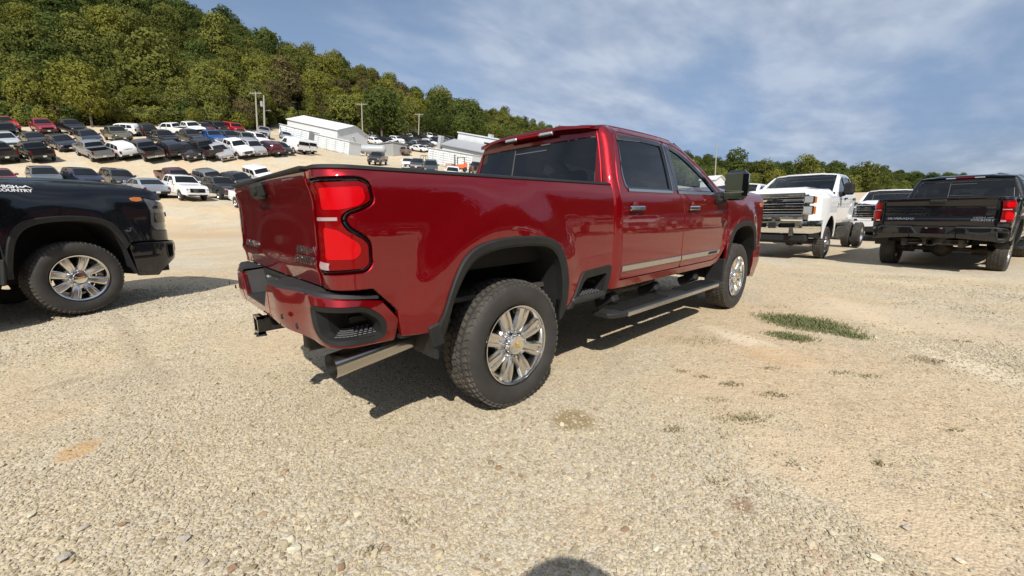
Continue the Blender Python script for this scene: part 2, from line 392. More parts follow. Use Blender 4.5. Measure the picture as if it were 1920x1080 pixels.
# ------------------------------------------------------------------ big pickup, local frame: rear axle at x=0, +x forward, z up
def ztab(Z, Y, sig=0.022):
    z = np.linspace(0.3, 2.3, 801); y = np.interp(z, Z, Y)
    y = np.where(z > Z[-1], Y[-1]+(z-Z[-1])*(Y[-1]-Y[-2])/(Z[-1]-Z[-2]), y)
    k = np.exp(-.5*(np.arange(-60, 61)*(z[1]-z[0])/sig)**2); k /= k.sum()
    return z, np.convolve(np.pad(y, 60, mode='edge'), k, 'valid')
T_BED = ztab([.60,.68,.8,.95,1.1,1.25,1.36,1.44,1.49,1.53], [.965,.988,1.003,1.009,1.012,1.013,1.009,1.0,.985,.965])
T_CAB = ztab([.60,.68,.76,.84,.95,1.1,1.25,1.35,1.42,1.47,1.50,1.55,1.65,1.75,1.85,1.93,1.99,2.035,2.06], [.955,.985,1.0,1.004,1.010,1.014,1.014,1.009,.998,.984,.974,.957,.925,.89,.855,.822,.785,.73,.66], .014)
T_FEN = ztab([.60,.68,.8,.95,1.1,1.25,1.35,1.42,1.47,1.50,1.53,1.56], [.965,.985,1.0,1.006,1.012,1.018,1.014,1.0,.98,.955,.915,.86], .014)
sst = lambda t: np.clip(t, 0, 1)**2*(3-2*np.clip(t, 0, 1))
def archbump(x, z):
    o = 0
    for cx, rx, top in ((-.11, .57, .71), (4.0, .55, .72)):
        q = np.sqrt(((x-cx)/rx)**2+(np.maximum(z-.45, 0)/top)**2); o = o+.032*sst((1.48-q)/.40)
    return o
LIPZ = ([.93,1.0,1.04,1.065,1.09,1.13,1.36,1.405,1.44,1.50,1.54], [.0,.004,.009,.022,.012,.006,.004,.010,.026,.028,.024])
TG = ztab(LIPZ[0], LIPZ[1], .010)
def m_bed(s):
    def f(u, z, d):
        R_ = .13; t = np.maximum(-1.02-u, 0); ph = np.clip(t/R_, 0, PI/2); ex = np.maximum(t-R_*PI/2, 0)
        x = np.where(u > -1.02, u, -1.02-R_*np.sin(ph)); inw = R_*(1-np.cos(ph))+ex
        lip = np.interp(z, *TG)*sst((ph-.5)/.9)
        x = x-lip+d*np.sin(ph)
        y = np.interp(z, *T_BED)+archbump(u, z)-inw-d*np.cos(ph)
        return np.c_[x, s*y, z]
    return f
def lean(z): return .11*sst((z-1.42)/.62)
def m_cab(s):
    def f(u, z, d):
        R_ = .085; t = np.maximum(1.135-u, 0); ph = np.clip(t/R_, 0, PI/2); ex = np.maximum(t-R_*PI/2, 0)
        x = np.where(u > 1.135, u, 1.135-R_*np.sin(ph)); inw = R_*(1-np.cos(ph))+ex
        x = x+lean(z)*np.clip((1.33-u)/.2, 0, 1)+d*np.sin(ph)
        y = np.interp(z, *T_CAB)+archbump(u, z)*(u > 2.9)-inw-d*np.cos(ph)
        return np.c_[x, s*y, z]
    return f
def m_fen(s):
    def f(u, z, d):
        R_ = .34; t = np.maximum(u-4.83, 0); ph = np.clip(t/R_, 0, PI/2); ex = np.maximum(t-R_*PI/2, 0)
        x = np.where(u < 4.83, u, 4.83+R_*np.sin(ph)); inw = R_*(1-np.cos(ph))+ex
        x = x+.05*sst(ex/.7)-d*np.sin(ph)
        y = np.interp(z, *T_FEN)+archbump(u, z)-inw-d*np.cos(ph)
        return np.c_[x, s*y, z]
    return f
def m_bump(s):      # rear bumper skin, wraps the corner
    def f(u, z, d):
        R_ = .17; t = np.maximum(-1.055-u, 0); ph = np.clip(t/R_, 0, PI/2); ex = np.maximum(t-R_*PI/2, 0)
        x = np.where(u > -1.055, u, -1.055-R_*np.sin(ph)); inw = R_*(1-np.cos(ph))+ex
        tuck = .035*sst((.80-z)/.16)
        x = x-.065*sst(ex/.36)+(d+tuck)*np.sin(ph)
        y = .992-.02*sst((z-.86)/.08)-inw-(d+tuck)*np.cos(ph)
        return np.c_[x, s*y, z]
    return f
def m_fb(s):        # front bumper skin
    def f(u, z, d):
        R_ = .42; t = np.maximum(u-4.84, 0); ph = np.clip(t/R_, 0, PI/2); ex = np.maximum(t-R_*PI/2, 0)
        x = np.where(u < 4.84, u, 4.84+R_*np.sin(ph)); inw = R_*(1-np.cos(ph))+ex
        tuck = .10*sst((.62-z)/.3)
        x = x+.07*sst(ex/.6)-(d+tuck)*np.sin(ph)
        y = 1.01-inw-(d+tuck*.5)*np.cos(ph)
        return np.c_[x, s*y, z]
    return f
REAR_FL_O = [(-.66,.70),(-.62,.755),(-.575,.88),(-.52,1.0),(-.46,1.08),(-.36,1.135),(-.15,1.165),(.18,1.155),(.31,1.115),(.40,1.02),(.445,.85),(.455,.62)]
REAR_FL_I = [(-.60,.60),(-.575,.72),(-.54,.84),(-.465,.97),(-.40,1.04),(-.31,1.075),(-.15,1.10),(.17,1.09),(.27,1.06),(.345,.97),(.385,.82),(.40,.53)]
FR_FL_O = [(3.44,.50),(3.455,.70),(3.49,.90),(3.56,1.06),(3.68,1.135),(3.90,1.165),(4.12,1.165),(4.32,1.13),(4.44,1.05),(4.51,.92),(4.55,.80)]
FR_FL_I = [(3.50,.50),(3.515,.70),(3.55,.88),(3.62,1.01),(3.72,1.07),(3.90,1.10),(4.12,1.10),(4.28,1.07),(4.38,1.00),(4.45,.88),(4.52,.74)]

def wheel_parts(parent, side, detail=True, front=False):
    """wheel with tyre, rim, lugs; outward = side*y"""
    o = -1.0      # built for the right side (outward -y), then turned
    R_, rr = .433, .268
    t = MB()
    prof = [(.262,.115),(.262,-.105),(.285,-.122),(.33,-.139),(.375,-.137),(.405,-.124),(.422,-.108),(.4285,-.08),(.430,0),(.4285,.08),(.422,.108),(.405,.124),(.375,.137),(.33,.139),(.285,.122),(.262,.115)]
    t.lathe([(r, h) for r, h in prof], 72 if detail else 40, flip=False)
    ty = t.build('tyre', M['rubber'], parent, fix=True)
    tr = MB(); nb = 58
    for k in range(nb):
        th = 2*PI*k/nb
        for row, (yy, w, ln, off) in enumerate(((-.096,.036,.040,0),(-.050,.036,.036,.5),(0,.040,.040,0),(.050,.036,.036,.5),(.096,.036,.040,0))):
            a = th+off*2*PI/nb; c, s_ = math.cos(a), math.sin(a); tilt = .35*(1 if row % 2 else -1)
            rad = .4275 if abs(yy) < .09 else .4205
            B = np.array([[-s_, 0, c], [0, 1, 0], [c, 0, s_]]).T
            tr.box((rad*c, yy, rad*s_), (ln*.82, w, .014), B @ Rz(tilt))
        for yy in (-.124, .124):      # shoulder blocks
            c, s_ = math.cos(th), math.sin(th); B = np.array([[-s_, 0, c], [0, 1, 0], [c, 0, s_]]).T
            tr.box((.404*c, yy*.985, .404*s_), (.024 if k % 2 else .030, .008, .016), B)
    tag(tr.build('tread', M['tread'], ty, smooth=False, fix=True), kind='stuff')
    rim = MB()
    rim.lathe([(.262,-.128),(.270,-.131),(.268,-.118),(.256,-.112),(.250,-.095),(.243,-.03),(.24,.09),(.262,.115)], 64)
    ro = rim.build('rim', M['polished'], parent, fix=True)
    sp = MB()
    # eight flat spokes with a machined groove, joined by a hub dish
    for k in range(8):
        a = 2*PI*(k+.5)/8; c, s_ = math.cos(a), math.sin(a); B = np.array([[c, 0, s_], [0, 1, 0], [-s_, 0, c]]).T
        def P(r, w, y): return (B @ np.array([r, y, w]))
        st = [(.080,.026,-.086),(.12,.034,-.103),(.18,.041,-.113),(.245,.045,-.116),(.260,.046,-.109)]
        vs = []
        for r, w, y in st:
            for ww, yy in ((-w-.010, y+.030), (-w, y+.004), (-w*.72, y), (-w*.46, y+.001), (-w*.36, y+.015), (w*.36, y+.015), (w*.46, y+.001), (w*.72, y), (w, y+.004), (w+.010, y+.030)):
                vs.append(P(r, ww, yy))
        m = 10; F = [(i*m+j, i*m+j+1, (i+1)*m+j+1, (i+1)*m+j) for i in range(len(st)-1) for j in range(m-1)]
        F.append(tuple(range((len(st)-1)*m, len(st)*m)))
        sp.add(vs, F)
    sp.lathe([(.0,-.070),(.085,-.070),(.102,-.080),(.128,-.078),(.140,-.060),(.142,-.02)], 48)
    sp.build('wheel_spokes', M['polished'], ro, fix=True, ang=25)
    hb = MB(); hb.lathe([(0,-.128),(.035,-.127),(.062,-.123),(.070,-.112),(.072,-.07)], 40)
    hc = hb.build('hub_cap', M['chrome'], ro, fix=True)
    e = MB(); e.prism(ccw([(x*.034, z*.034) for x, z in BOWTIE]), 0, 1, lambda a, b, c: np.c_[a, -.1285-.003*c, b])
    e.build('wheel_emblem', M['gold'], ro, smooth=False, fix=True)
    ln = MB(); ln.lathe([(0,-.118),(.006,-.117),(.011,-.112),(.012,-.104),(.0135,-.075)], 8); lme = ln.mesh('lug_nut', fix=True)
    for k in range(8):
        a = 2*PI*k/8; link('lug_nut', lme, M['chrome'], ro).location = (.088*math.cos(a), 0, .088*math.sin(a))
    dk = MB(); dk.lathe([(.0,-.01),(.19,-.01),(.19,.01),(0,.01)], 32); dk.lathe([(.10,-.05),(.155,-.05),(.16,.0)], 24)
    dk.build('brake_disc', M['under'], ro, fix=True)
    return ty
def make_wheel(name='wheel'):
    w = empty(name); wheel_parts(w, -1); return w

def seat(mb, x, y, w=.50):
    mb.bbox((x+.05, y, 1.02), (.52, w, .16), .05); mb.bbox((x-.24, y, 1.32), (.15, w, .58), .06, Ry(-.18)); mb.bbox((x-.31, y, 1.69), (.09, .27, .17), .04, Ry(-.15))

def cab_common(root, body, P):
    """crew cab with doors, glass, roof, interior; P: options"""
    bm = M[body]
    # ---- side frames, doors
    TOP = [(1.0,1.975),(1.10,2.01),(1.30,2.03),(1.70,2.04),(2.05,2.035),(2.30,2.005),(2.56,1.915),(2.92,1.735),(3.22,1.55),(3.36,1.475)]
    dr = [(1.17,.735),(2.272,.735),(2.277,1.28),(2.255,1.40),(2.16,1.49),(2.135,1.60),(2.115,1.965),(1.30,1.965),(1.195,1.93),(1.155,1.86),(1.135,1.60),(1.145,1.42),(1.165,1.2)]
    df = [(2.28,.735),(3.10,.735),(3.22,.76),(3.36,.92),(3.42,1.08),(3.425,1.28),(3.41,1.42),(3.26,1.475),(2.93,1.69),(2.58,1.865),(2.35,1.94),(2.123,1.965),(2.143,1.60),(2.168,1.49),(2.263,1.40),(2.285,1.28)]
    wr = rnd([(1.245,1.505),(1.30,1.485),(1.985,1.48),(2.045,1.48),(2.08,1.935),(1.72,1.945),(1.285,1.925),(1.225,1.62)], .03)
    wf = rnd([(2.17,1.48),(2.20,1.935),(2.40,1.885),(2.60,1.80),(2.88,1.655),(3.10,1.515),(3.13,1.475)], .02)
    ev = [(p[0], p[1]) for p in dr[:2]]
    frame_out = [(1.0,.66),(3.12,.66),(3.26,.70),(3.40,.88),(3.455,1.05),(3.46,1.30),(3.455,1.47)]+TOP[::-1][0:]+[]
    hole = [(1.165,.728),(3.10,.728),(3.225,.752),(3.366,.915),(3.427,1.078),(3.432,1.28),(3.417,1.424),(3.264,1.482),(2.934,1.697),(2.584,1.872),(2.35,1.948),(2.12,1.972),(1.30,1.972),(1.19,1.936),(1.149,1.86),(1.129,1.60),(1.139,1.42),(1.159,1.2)]
    for s in (-1, 1):
        mf = m_cab(s); fl = s > 0
        b = MB(); panel(b, rnd(frame_out, .01, 2), mf, [rnd(hole, .03, 3)], .045, .03, .004, fl); b.build('cab_side', bm, root)
        for nm, o_, w_ in (('rear_door', dr, wr), ('front_door', df, wf)):
            b = MB(); panel(b, rnd(o_, .03, 3), mf, [w_], .04, .035, .0045, fl); d_ = b.build(nm, bm, root)
            # black frame, glass, handle
            w2 = inset(ccw(densify(w_, .04)), .022); w1 = inset(ccw(densify(w_, .04)), -.012)
            k = MB(); strip_between(k, w1, w2, mf, -.004, .004, flip=fl); strip_between(k, w2, w2, mf, .004, .03, flip=fl); k.build('window_frame', M['gloss'], d_, fix=False)
            g = MB(); panel(g, w2, lambda u, z, d: mf(u, z, d+.014), (), .06, 0, .001, fl); g.build('side_window', M['glassd' if nm == 'rear_door' else 'glassf'], d_)
            zz = np.array([(u, 1.478) for u in (np.linspace(1.27, 2.05, 12) if nm == 'rear_door' else np.linspace(2.17, 3.14, 14))])
            c = MB(); strip_between(c, zz+[0, -.012], zz+[0, .010], mf, -.008, -.008, flip=fl, closed=False); strip_between(c, zz+[0, .010], zz+[0, .014], mf, -.008, .004, flip=fl, closed=False); strip_between(c, zz+[0,-.016], zz+[0,-.012], mf, .002, -.008, flip=fl, closed=False)
            c.build('window_sill_trim', M[P.get('trim', 'satin')], d_)
            if nm == 'rear_door':
                zz = resample([(2.060,1.485),(2.092,1.93)], 10); c = MB(); strip_between(c, zz+[-.004, 0], zz+[.004, 0], mf, -.007, -.007, flip=not fl, closed=False); c.build('pillar_trim', M['satin'], d_)
            c = MB(); panel(c, [(2.058,1.494),(2.152,1.494),(2.118,1.952),(2.088,1.94)] if nm == 'rear_door' else [(2.154,1.500),(2.192,1.492),(2.216,1.938),(2.130,1.952)], lambda u, z, d: mf(u, z, d-.0035), (), .05, .003, .001, fl); c.build('pillar_cover', M['gloss'], d_)
            hx = 1.225 if nm == 'rear_door' else 2.335
            h = MB(); y0 = float(np.interp(1.325, *T_CAB))
            h.bbox((hx+.115, s*(y0+.030), 1.325), (.235, .020, .040), .009); h.box((hx+.03, s*(y0+.013), 1.325), (.035,.03,.026)); h.box((hx+.20, s*(y0+.013), 1.325), (.035,.03,.026))
            ho = h.build('door_handle', M[P.get('handle', 'chrome')], d_, fix=True)
            cu = MB(); cu.lathe([(.0,.004),(.05,.004),(.062,-.003)] if s < 0 else [(.0,-.004),(.05,-.004),(.062,.003)], 20, c=(hx+.115, s*(y0+.003), 1.322)); cu.build('handle_recess', bm, d_, fix=True)
            if P.get('strip', True):
                x0, x1 = (1.185, 2.262) if nm == 'rear_door' else (2.292, 3.24)
                q = MB(); poly = [(x0,.800),(x1,.800),(x1+(.035 if nm == 'front_door' else 0),.852),(x0,.852)]
                panel(q, poly, lambda u, z, d: mf(u, z, d-.012), (), .06, .014, .004, fl)
                st = q.build('door_strip', M['satin'], d_)
                if nm == 'front_door' and s < 0:
                    q = MB(); text_on(q, 'Z71', .04, mf, 3.0, .826, .001, 0, 1.2, False, .0135) if False else q.prism(ccw([(2.93,.812),(3.17,.812),(3.20,.842),(2.96,.842)]), 0, 1, lambda a, b_, c_: mf(a, b_, -.0125-.002*c_)); q.build('strip_inlay', M['plastic2'], st, fix=True)
    # ---- roof
    def roof(x, y, d):
        ye = .74+0*x; zc = 2.075-.012*((x-1.75)/.7)**2-.16*sst((x-2.38)/.5)-.02*sst((1.28-x)/.2)
        ta = np.clip(np.abs(y)/.745, 0, 1); z = zc-.046*ta**3+(.006*np.exp(-((np.abs(y)-.42)/.05)**2)-.006*np.exp(-((np.abs(y)-.52)/.05)**2)) - d
        return np.c_[x, y, z]
    b = MB(); panel(b, [(1.115,-.745),(2.20,-.748),(2.42,-.735),(2.44,-.70),(2.49,0),(2.44,.70),(2.42,.735),(2.20,.748),(1.115,.745),(1.08,0)], roof, (), .07, .03, .004); b.build('roof', bm, root)
    # ---- rear wall with back window
    def m_back(a, z, d):
        x = 1.05+lean(z)-.02*(1-(a/.9)**2)+d; return np.c_[x, -a, z]
    wi = rnd([(-.80,1.50),(.80,1.50),(.745,1.92),(-.745,1.92)], .03)
    b = MB(); panel(b, [(-.90,.75),(.90,.75),(.905,1.35),(.885,1.46),(.83,1.68),(.735,1.975),(.66,2.005),(-.66,2.005),(-.735,1.975),(-.83,1.68),(-.885,1.46),(-.905,1.35)], m_back, [wi], .06, .03, .004); b.build('cab_back_wall', bm, root)
    g = MB(); panel(g, inset(ccw(densify(wi, .05)), .004), lambda a, z, d: m_back(a, z, d+.010), (), .08, 0, .001); rw = g.build('rear_window', M['glassd'], root)
    g = MB()
    for a in (-.22,): g.prism([(a-.006,1.505),(a+.006,1.505),(a+.006,1.917),(a-.006,1.917)], 0, 1, lambda p, q, c: m_back(p, q, .008-.004*c))
    g.prism([(-.21,1.60),(.16,1.60),(.16,1.607),(-.21,1.607)], 0, 1, lambda p, q, c: m_back(p, q, .008-.003*c))
    g.prism([(-.21,1.86),(.20,1.86),(.20,1.870),(-.21,1.870)], 0, 1, lambda p, q, c: m_back(p, q, .008-.003*c))
    g.build('sliding_window_frame', M['framegrey'], rw, fix=True)
    # ---- spoiler lip over the window with brake lamp
    b = MB(); n = 15; prof = [(.02,-.075),(-.055,-.050),(-.085,-.028),(-.080,-.005),(-.02,.004),(.06,.006)]
    vs = []
    for i in range(n):
        y = -.70+1.40*i/(n-1); drop = .046*abs(y/.745)**3; k = 1-.35*sst((abs(y)-.55)/.15)
        for px, pz in prof: vs.append((1.16+px*k, y, 2.042-drop+pz*k))
    m = len(prof); b.add(vs, [(i*m+j, (i+1)*m+j, (i+1)*m+j+1, i*m+j+1) for i in range(n-1) for j in range(m-1)]+[tuple(range(m)), tuple(range((n-1)*m, n*m))])
    b.build('roof_spoiler', bm, root, fix=True, ang=30)
    for nm, a0, a1, mm in (('cargo_lamp', -.31, -.15, 'lightgrey'), ('brake_lamp', -.145, .145, 'lens'), ('cargo_lamp', .15, .31, 'lightgrey')):
        q = MB(); q.bbox((1.088, (a0+a1)/2, 2.000), (.03, a1-a0, .042), .006, Ry(.5)); q.build(nm, M[mm], root, fix=True)
    # ---- windshield
    def ws(u, v, d):
        t = v; yb = .872-.115*t; x = 3.34-.90*t+.0*u+.10*(1-u**2)*(1-t*.4); z = 1.485+.50*t+.03*(1-u**2)*t
        return np.c_[x-d*.5, u*yb, z-d*.85]
    g = MB(); U, V_ = 21, 9; vs = []
    for j in range(V_):
        for i in range(U): vs.append(ws(np.array([-1+2*i/(U-1)]), np.array([j/(V_-1)]), np.array([0.]))[0])
    g.add(vs, [(j*U+i, j*U+i+1, (j+1)*U+i+1, (j+1)*U+i) for j in range(V_-1) for i in range(U-1)]); g.build('windshield', M['glassf'], root, fix=False)
    for s in (-1, 1):       # A pillars fill between side frame and screen
        b = MB(); vs = []; F = []
        top = resample([(2.42,1.975),(2.56,1.905),(2.92,1.735),(3.22,1.55),(3.38,1.47)], 12)
        for i, (x, z) in enumerate(top):
            a = m_cab(s)(np.array([x]), np.array([z]), np.array([0.]))[0]; t = 1-i/11; c = ws(np.array([s*1.0]), np.array([t]), np.array([0.]))[0]
            vs += [a, a*.5+c*.5+np.array([.01, s*.008, .008]), c]
        F = [(3*i+j, 3*i+j+1, 3*i+j+4, 3*i+j+3) for i in range(11) for j in range(2)]
        b.add(vs, F if s > 0 else [f[::-1] for f in F]); b.build('windshield_pillar', bm, root)
    # ---- interior
    b = MB(); seat(b, 2.35, -.43); seat(b, 2.35, .43); b.bbox((1.50, 0, 1.02), (.5, 1.35, .16), .05); b.bbox((1.25, 0, 1.28), (.14, 1.35, .5), .05, Ry(-.15))
    for y in (-.45, 0, .45): b.bbox((1.24, y, 1.60), (.09, .26, .14), .04)
    b.build('seats', M['seat'], root, fix=True)
    b = MB(); b.bbox((3.10, 0, 1.30), (.42, 1.6, .34), .08); b.bbox((2.55, 0, 1.05), (.8, .3, .2), .04); b.box((2.2, 0, .80), (2.2, 1.86, .04))
    for s in (-1, 1): b.box((2.2, s*.93, 1.10), (2.15, .03, .70)); 
    b.box((1.12, 0, 1.1), (.03, 1.8, .68)); b.build('dashboard', M['dark'], root, fix=True)
    b = MB(); b.box((1.78, 0, 1.955), (1.15, 1.28, .02)); b.build('headliner', M['lightgrey'], root)
    b = MB(); th = np.linspace(0, 2*PI, 25); c = np.array([2.83, .42, 1.38]); ring = [c+np.array([.06*math.sin(t), .19*math.cos(t), .18*math.sin(t)]) for t in th]; b.tube(ring, .016, 6); b.build('steering_wheel', M['dark'], root)
    # ---- mirrors: upright towing mirrors
    for s in (-1, 1):
        mr = MB(); mr.bbox((3.13, s*.985, 1.435), (.20, .16, .11), .03); mr.tube([(3.09, s*1.0, 1.455), (3.09, s*1.10, 1.455)], .045, 10); mr.tube([(3.07, s*1.0, 1.40), (3.10, s*1.10, 1.42)], .04, 10)
        mo = mr.build('side_mirror', M['plastic'], root, fix=True)
        sh = MB(); A = .16*s
        sh.bbox((3.135, s*1.185, 1.565), (.15, .225, .32), .045, Rz(-A)); sh.build('mirror_shell', M[P.get('mirrorcap', 'gloss')], mo, fix=True)
        gl = MB(); gl.bbox((3.057, s*1.178, 1.60), (.008, .172, .185), .003, Rz(-A)); gl.build('mirror_glass', M['mirror'], mo, fix=True)
        gl = MB(); gl.bbox((3.057, s*1.178, 1.452), (.008, .172, .068), .003, Rz(-A)); gl.build('lower_mirror_glass', M['mirror'], mo, fix=True)
        gl = MB(); gl.bbox((3.06, s*1.178, 1.494), (.014, .20, .010), .003, Rz(-A)); gl.build('mirror_bezel', M['chrome'], mo, fix=True)

def wheel_well(root, inner, x0, x1, s, mf, ytarget=.50):
    P_ = resample(inner, 30); a = mf(P_[:,0], P_[:,1], np.full(30, .012)); c = a.copy(); c[:,1] = s*ytarget
    b = MB(); b.add(np.vstack([a, c]), [(i, i+1, 31+i, 30+i) for i in range(29)])
    b.add(np.vstack([c, [(x1, s*ytarget, .45), (x0, s*ytarget, .45)]]), [tuple(range(32))])
    b.build('wheel_well', M['dark'], root)
def flare(root, O, I, s, mf, name='wheel_arch_flare'):
    n = 44; o_ = resample(smooth_path(O, 2), n); i_ = resample(smooth_path(I, 2), n); m1 = o_*.82+i_*.18; m2 = o_*.25+i_*.75
    b = MB(); fl = s < 0
    for A, B, da, db in ((o_, o_*.97+i_*.03, .004, -.010), (o_*.97+i_*.03, m1, -.010, -.016), (m1, m2, -.016, -.012), (m2, i_, -.012, -.002), (i_, i_, -.002, .05)):
        strip_between(b, A, B, mf, da, db, flip=fl, closed=False)
    return b.build(name, M['plastic'], root)
def running_board(root, s, P):
    b = MB(); x0, x1 = .98, 3.32
    prof = [(.86,.470),(.98,.485),(1.075,.480),(1.095,.468),(1.09,.440),(1.06,.430),(.90,.438),(.86,.452)]
    xs = [x0, x0+.05, x0+.13, x1-.16, x1-.06, x1]; k = [.45,.85,1,1,.8,.35]; vs = []
    for x, kk in zip(xs, k):
        for y, z in prof: vs.append((x, s*(.86+(y-.86)*(.4+.6*kk)), .45+(z-.45)*(.5+.5*kk)))
    m = len(prof); b.add(vs, [(i*m+j, i*m+(j+1) % m, (i+1)*m+(j+1) % m, (i+1)*m+j) for i in range(len(xs)-1) for j in range(m)]+[tuple(range(m)), tuple(range((len(xs)-1)*m, len(xs)*m))])
    ro = b.build('running_board', M['plastic2'], root, fix=True)
    c = MB(); c.bbox(((x0+x1)/2-.01, s*1.088, .452), (x1-x0-.40, .016, .040), .006); c.build('chrome_edge', M['satin'], ro, fix=True)
    for xa, xb in ((x0+.15, 1.95), (2.35, x1-.22)):
        c = MB(); nr = int((xb-xa)/.02)
        for i in range(nr): c.box((xa+(i+.5)*(xb-xa)/nr, s*.975, .489), (.009, .17, .006))
        tag(c.build('step_tread', M['plastic'], ro, smooth=False), kind='stuff')
    for x in (1.25, 2.0, 2.9): c = MB(); c.bbox((x, s*.82, .52), (.10, .22, .10), .02, Rx(s*.45)); c.build('board_bracket', M['dark'], ro, fix=True)
def chassis(root, P):
    b = MB(); L0, L1 = P.get('frame', (-1.15, 4.9))
    for s in (-1, 1):
        b.bbox(((L0+L1)/2, s*.42, .62), (L1-L0, .08, .16), .01)
        b.bbox((4.04, s*.62, .45), (.12, .30, .12), .02)
        for k in range(3): b.bbox((0, s*.52, .46+.02*k), (1.35-.3*k, .065, .012), .003)
        b.tube([(-.10, s*.48, .40), (-.32, s*.52, .78)], .032, 10)
        b.tube([(.0, s*.80, .43), (.0, s*.45, .43)], .10, 12)
    b.tube([(0, -.80, .43), (0, .80, .43)], .052, 12); b.tube([(4.04, -.8, .42), (4.04, .8, .42)], .05, 12)
    b.lathe([(0,.19),(.10,.17),(.17,.08),(.18,0),(.17,-.08),(.10,-.17),(0,-.19)], 20, axis='x', c=(-.02, 0, .43))
    b.tube([(.15, 0, .45), (2.2, 0, .58)], .045, 10)
    for x in (-1.0, -.55, .7, 1.6, 2.6, 3.5, 4.7): b.box((x, 0, .62), (.08, .84, .10))
    b.bbox((1.9, .62, .56), (1.5, .34, .26), .05)            # fuel tank
    b.bbox((3.7, 0, .60), (1.0, .55, .35), .05)
    b.bbox((1.9, -.60, .60), (.9, .25, .2), .05)
    b.tube([(-.75, 0, .62), (-.75, .001, .62)], .36, 8) if False else b.lathe([(.0,.62),(.20,.60),(.37,.60),(.385,.68),(.37,.78),(0,.78)], 24, axis='z', c=(-.72, 0, 0))
    b.box((-.05, 0, .78), (2.0, 1.7, .03)); b.box((2.2, 0, .735), (2.5, 1.8, .03)); b.box((4.1, 0, .95), (1.3, .98, .03))
    b.build('chassis_frame', M['under'], root, fix=True)

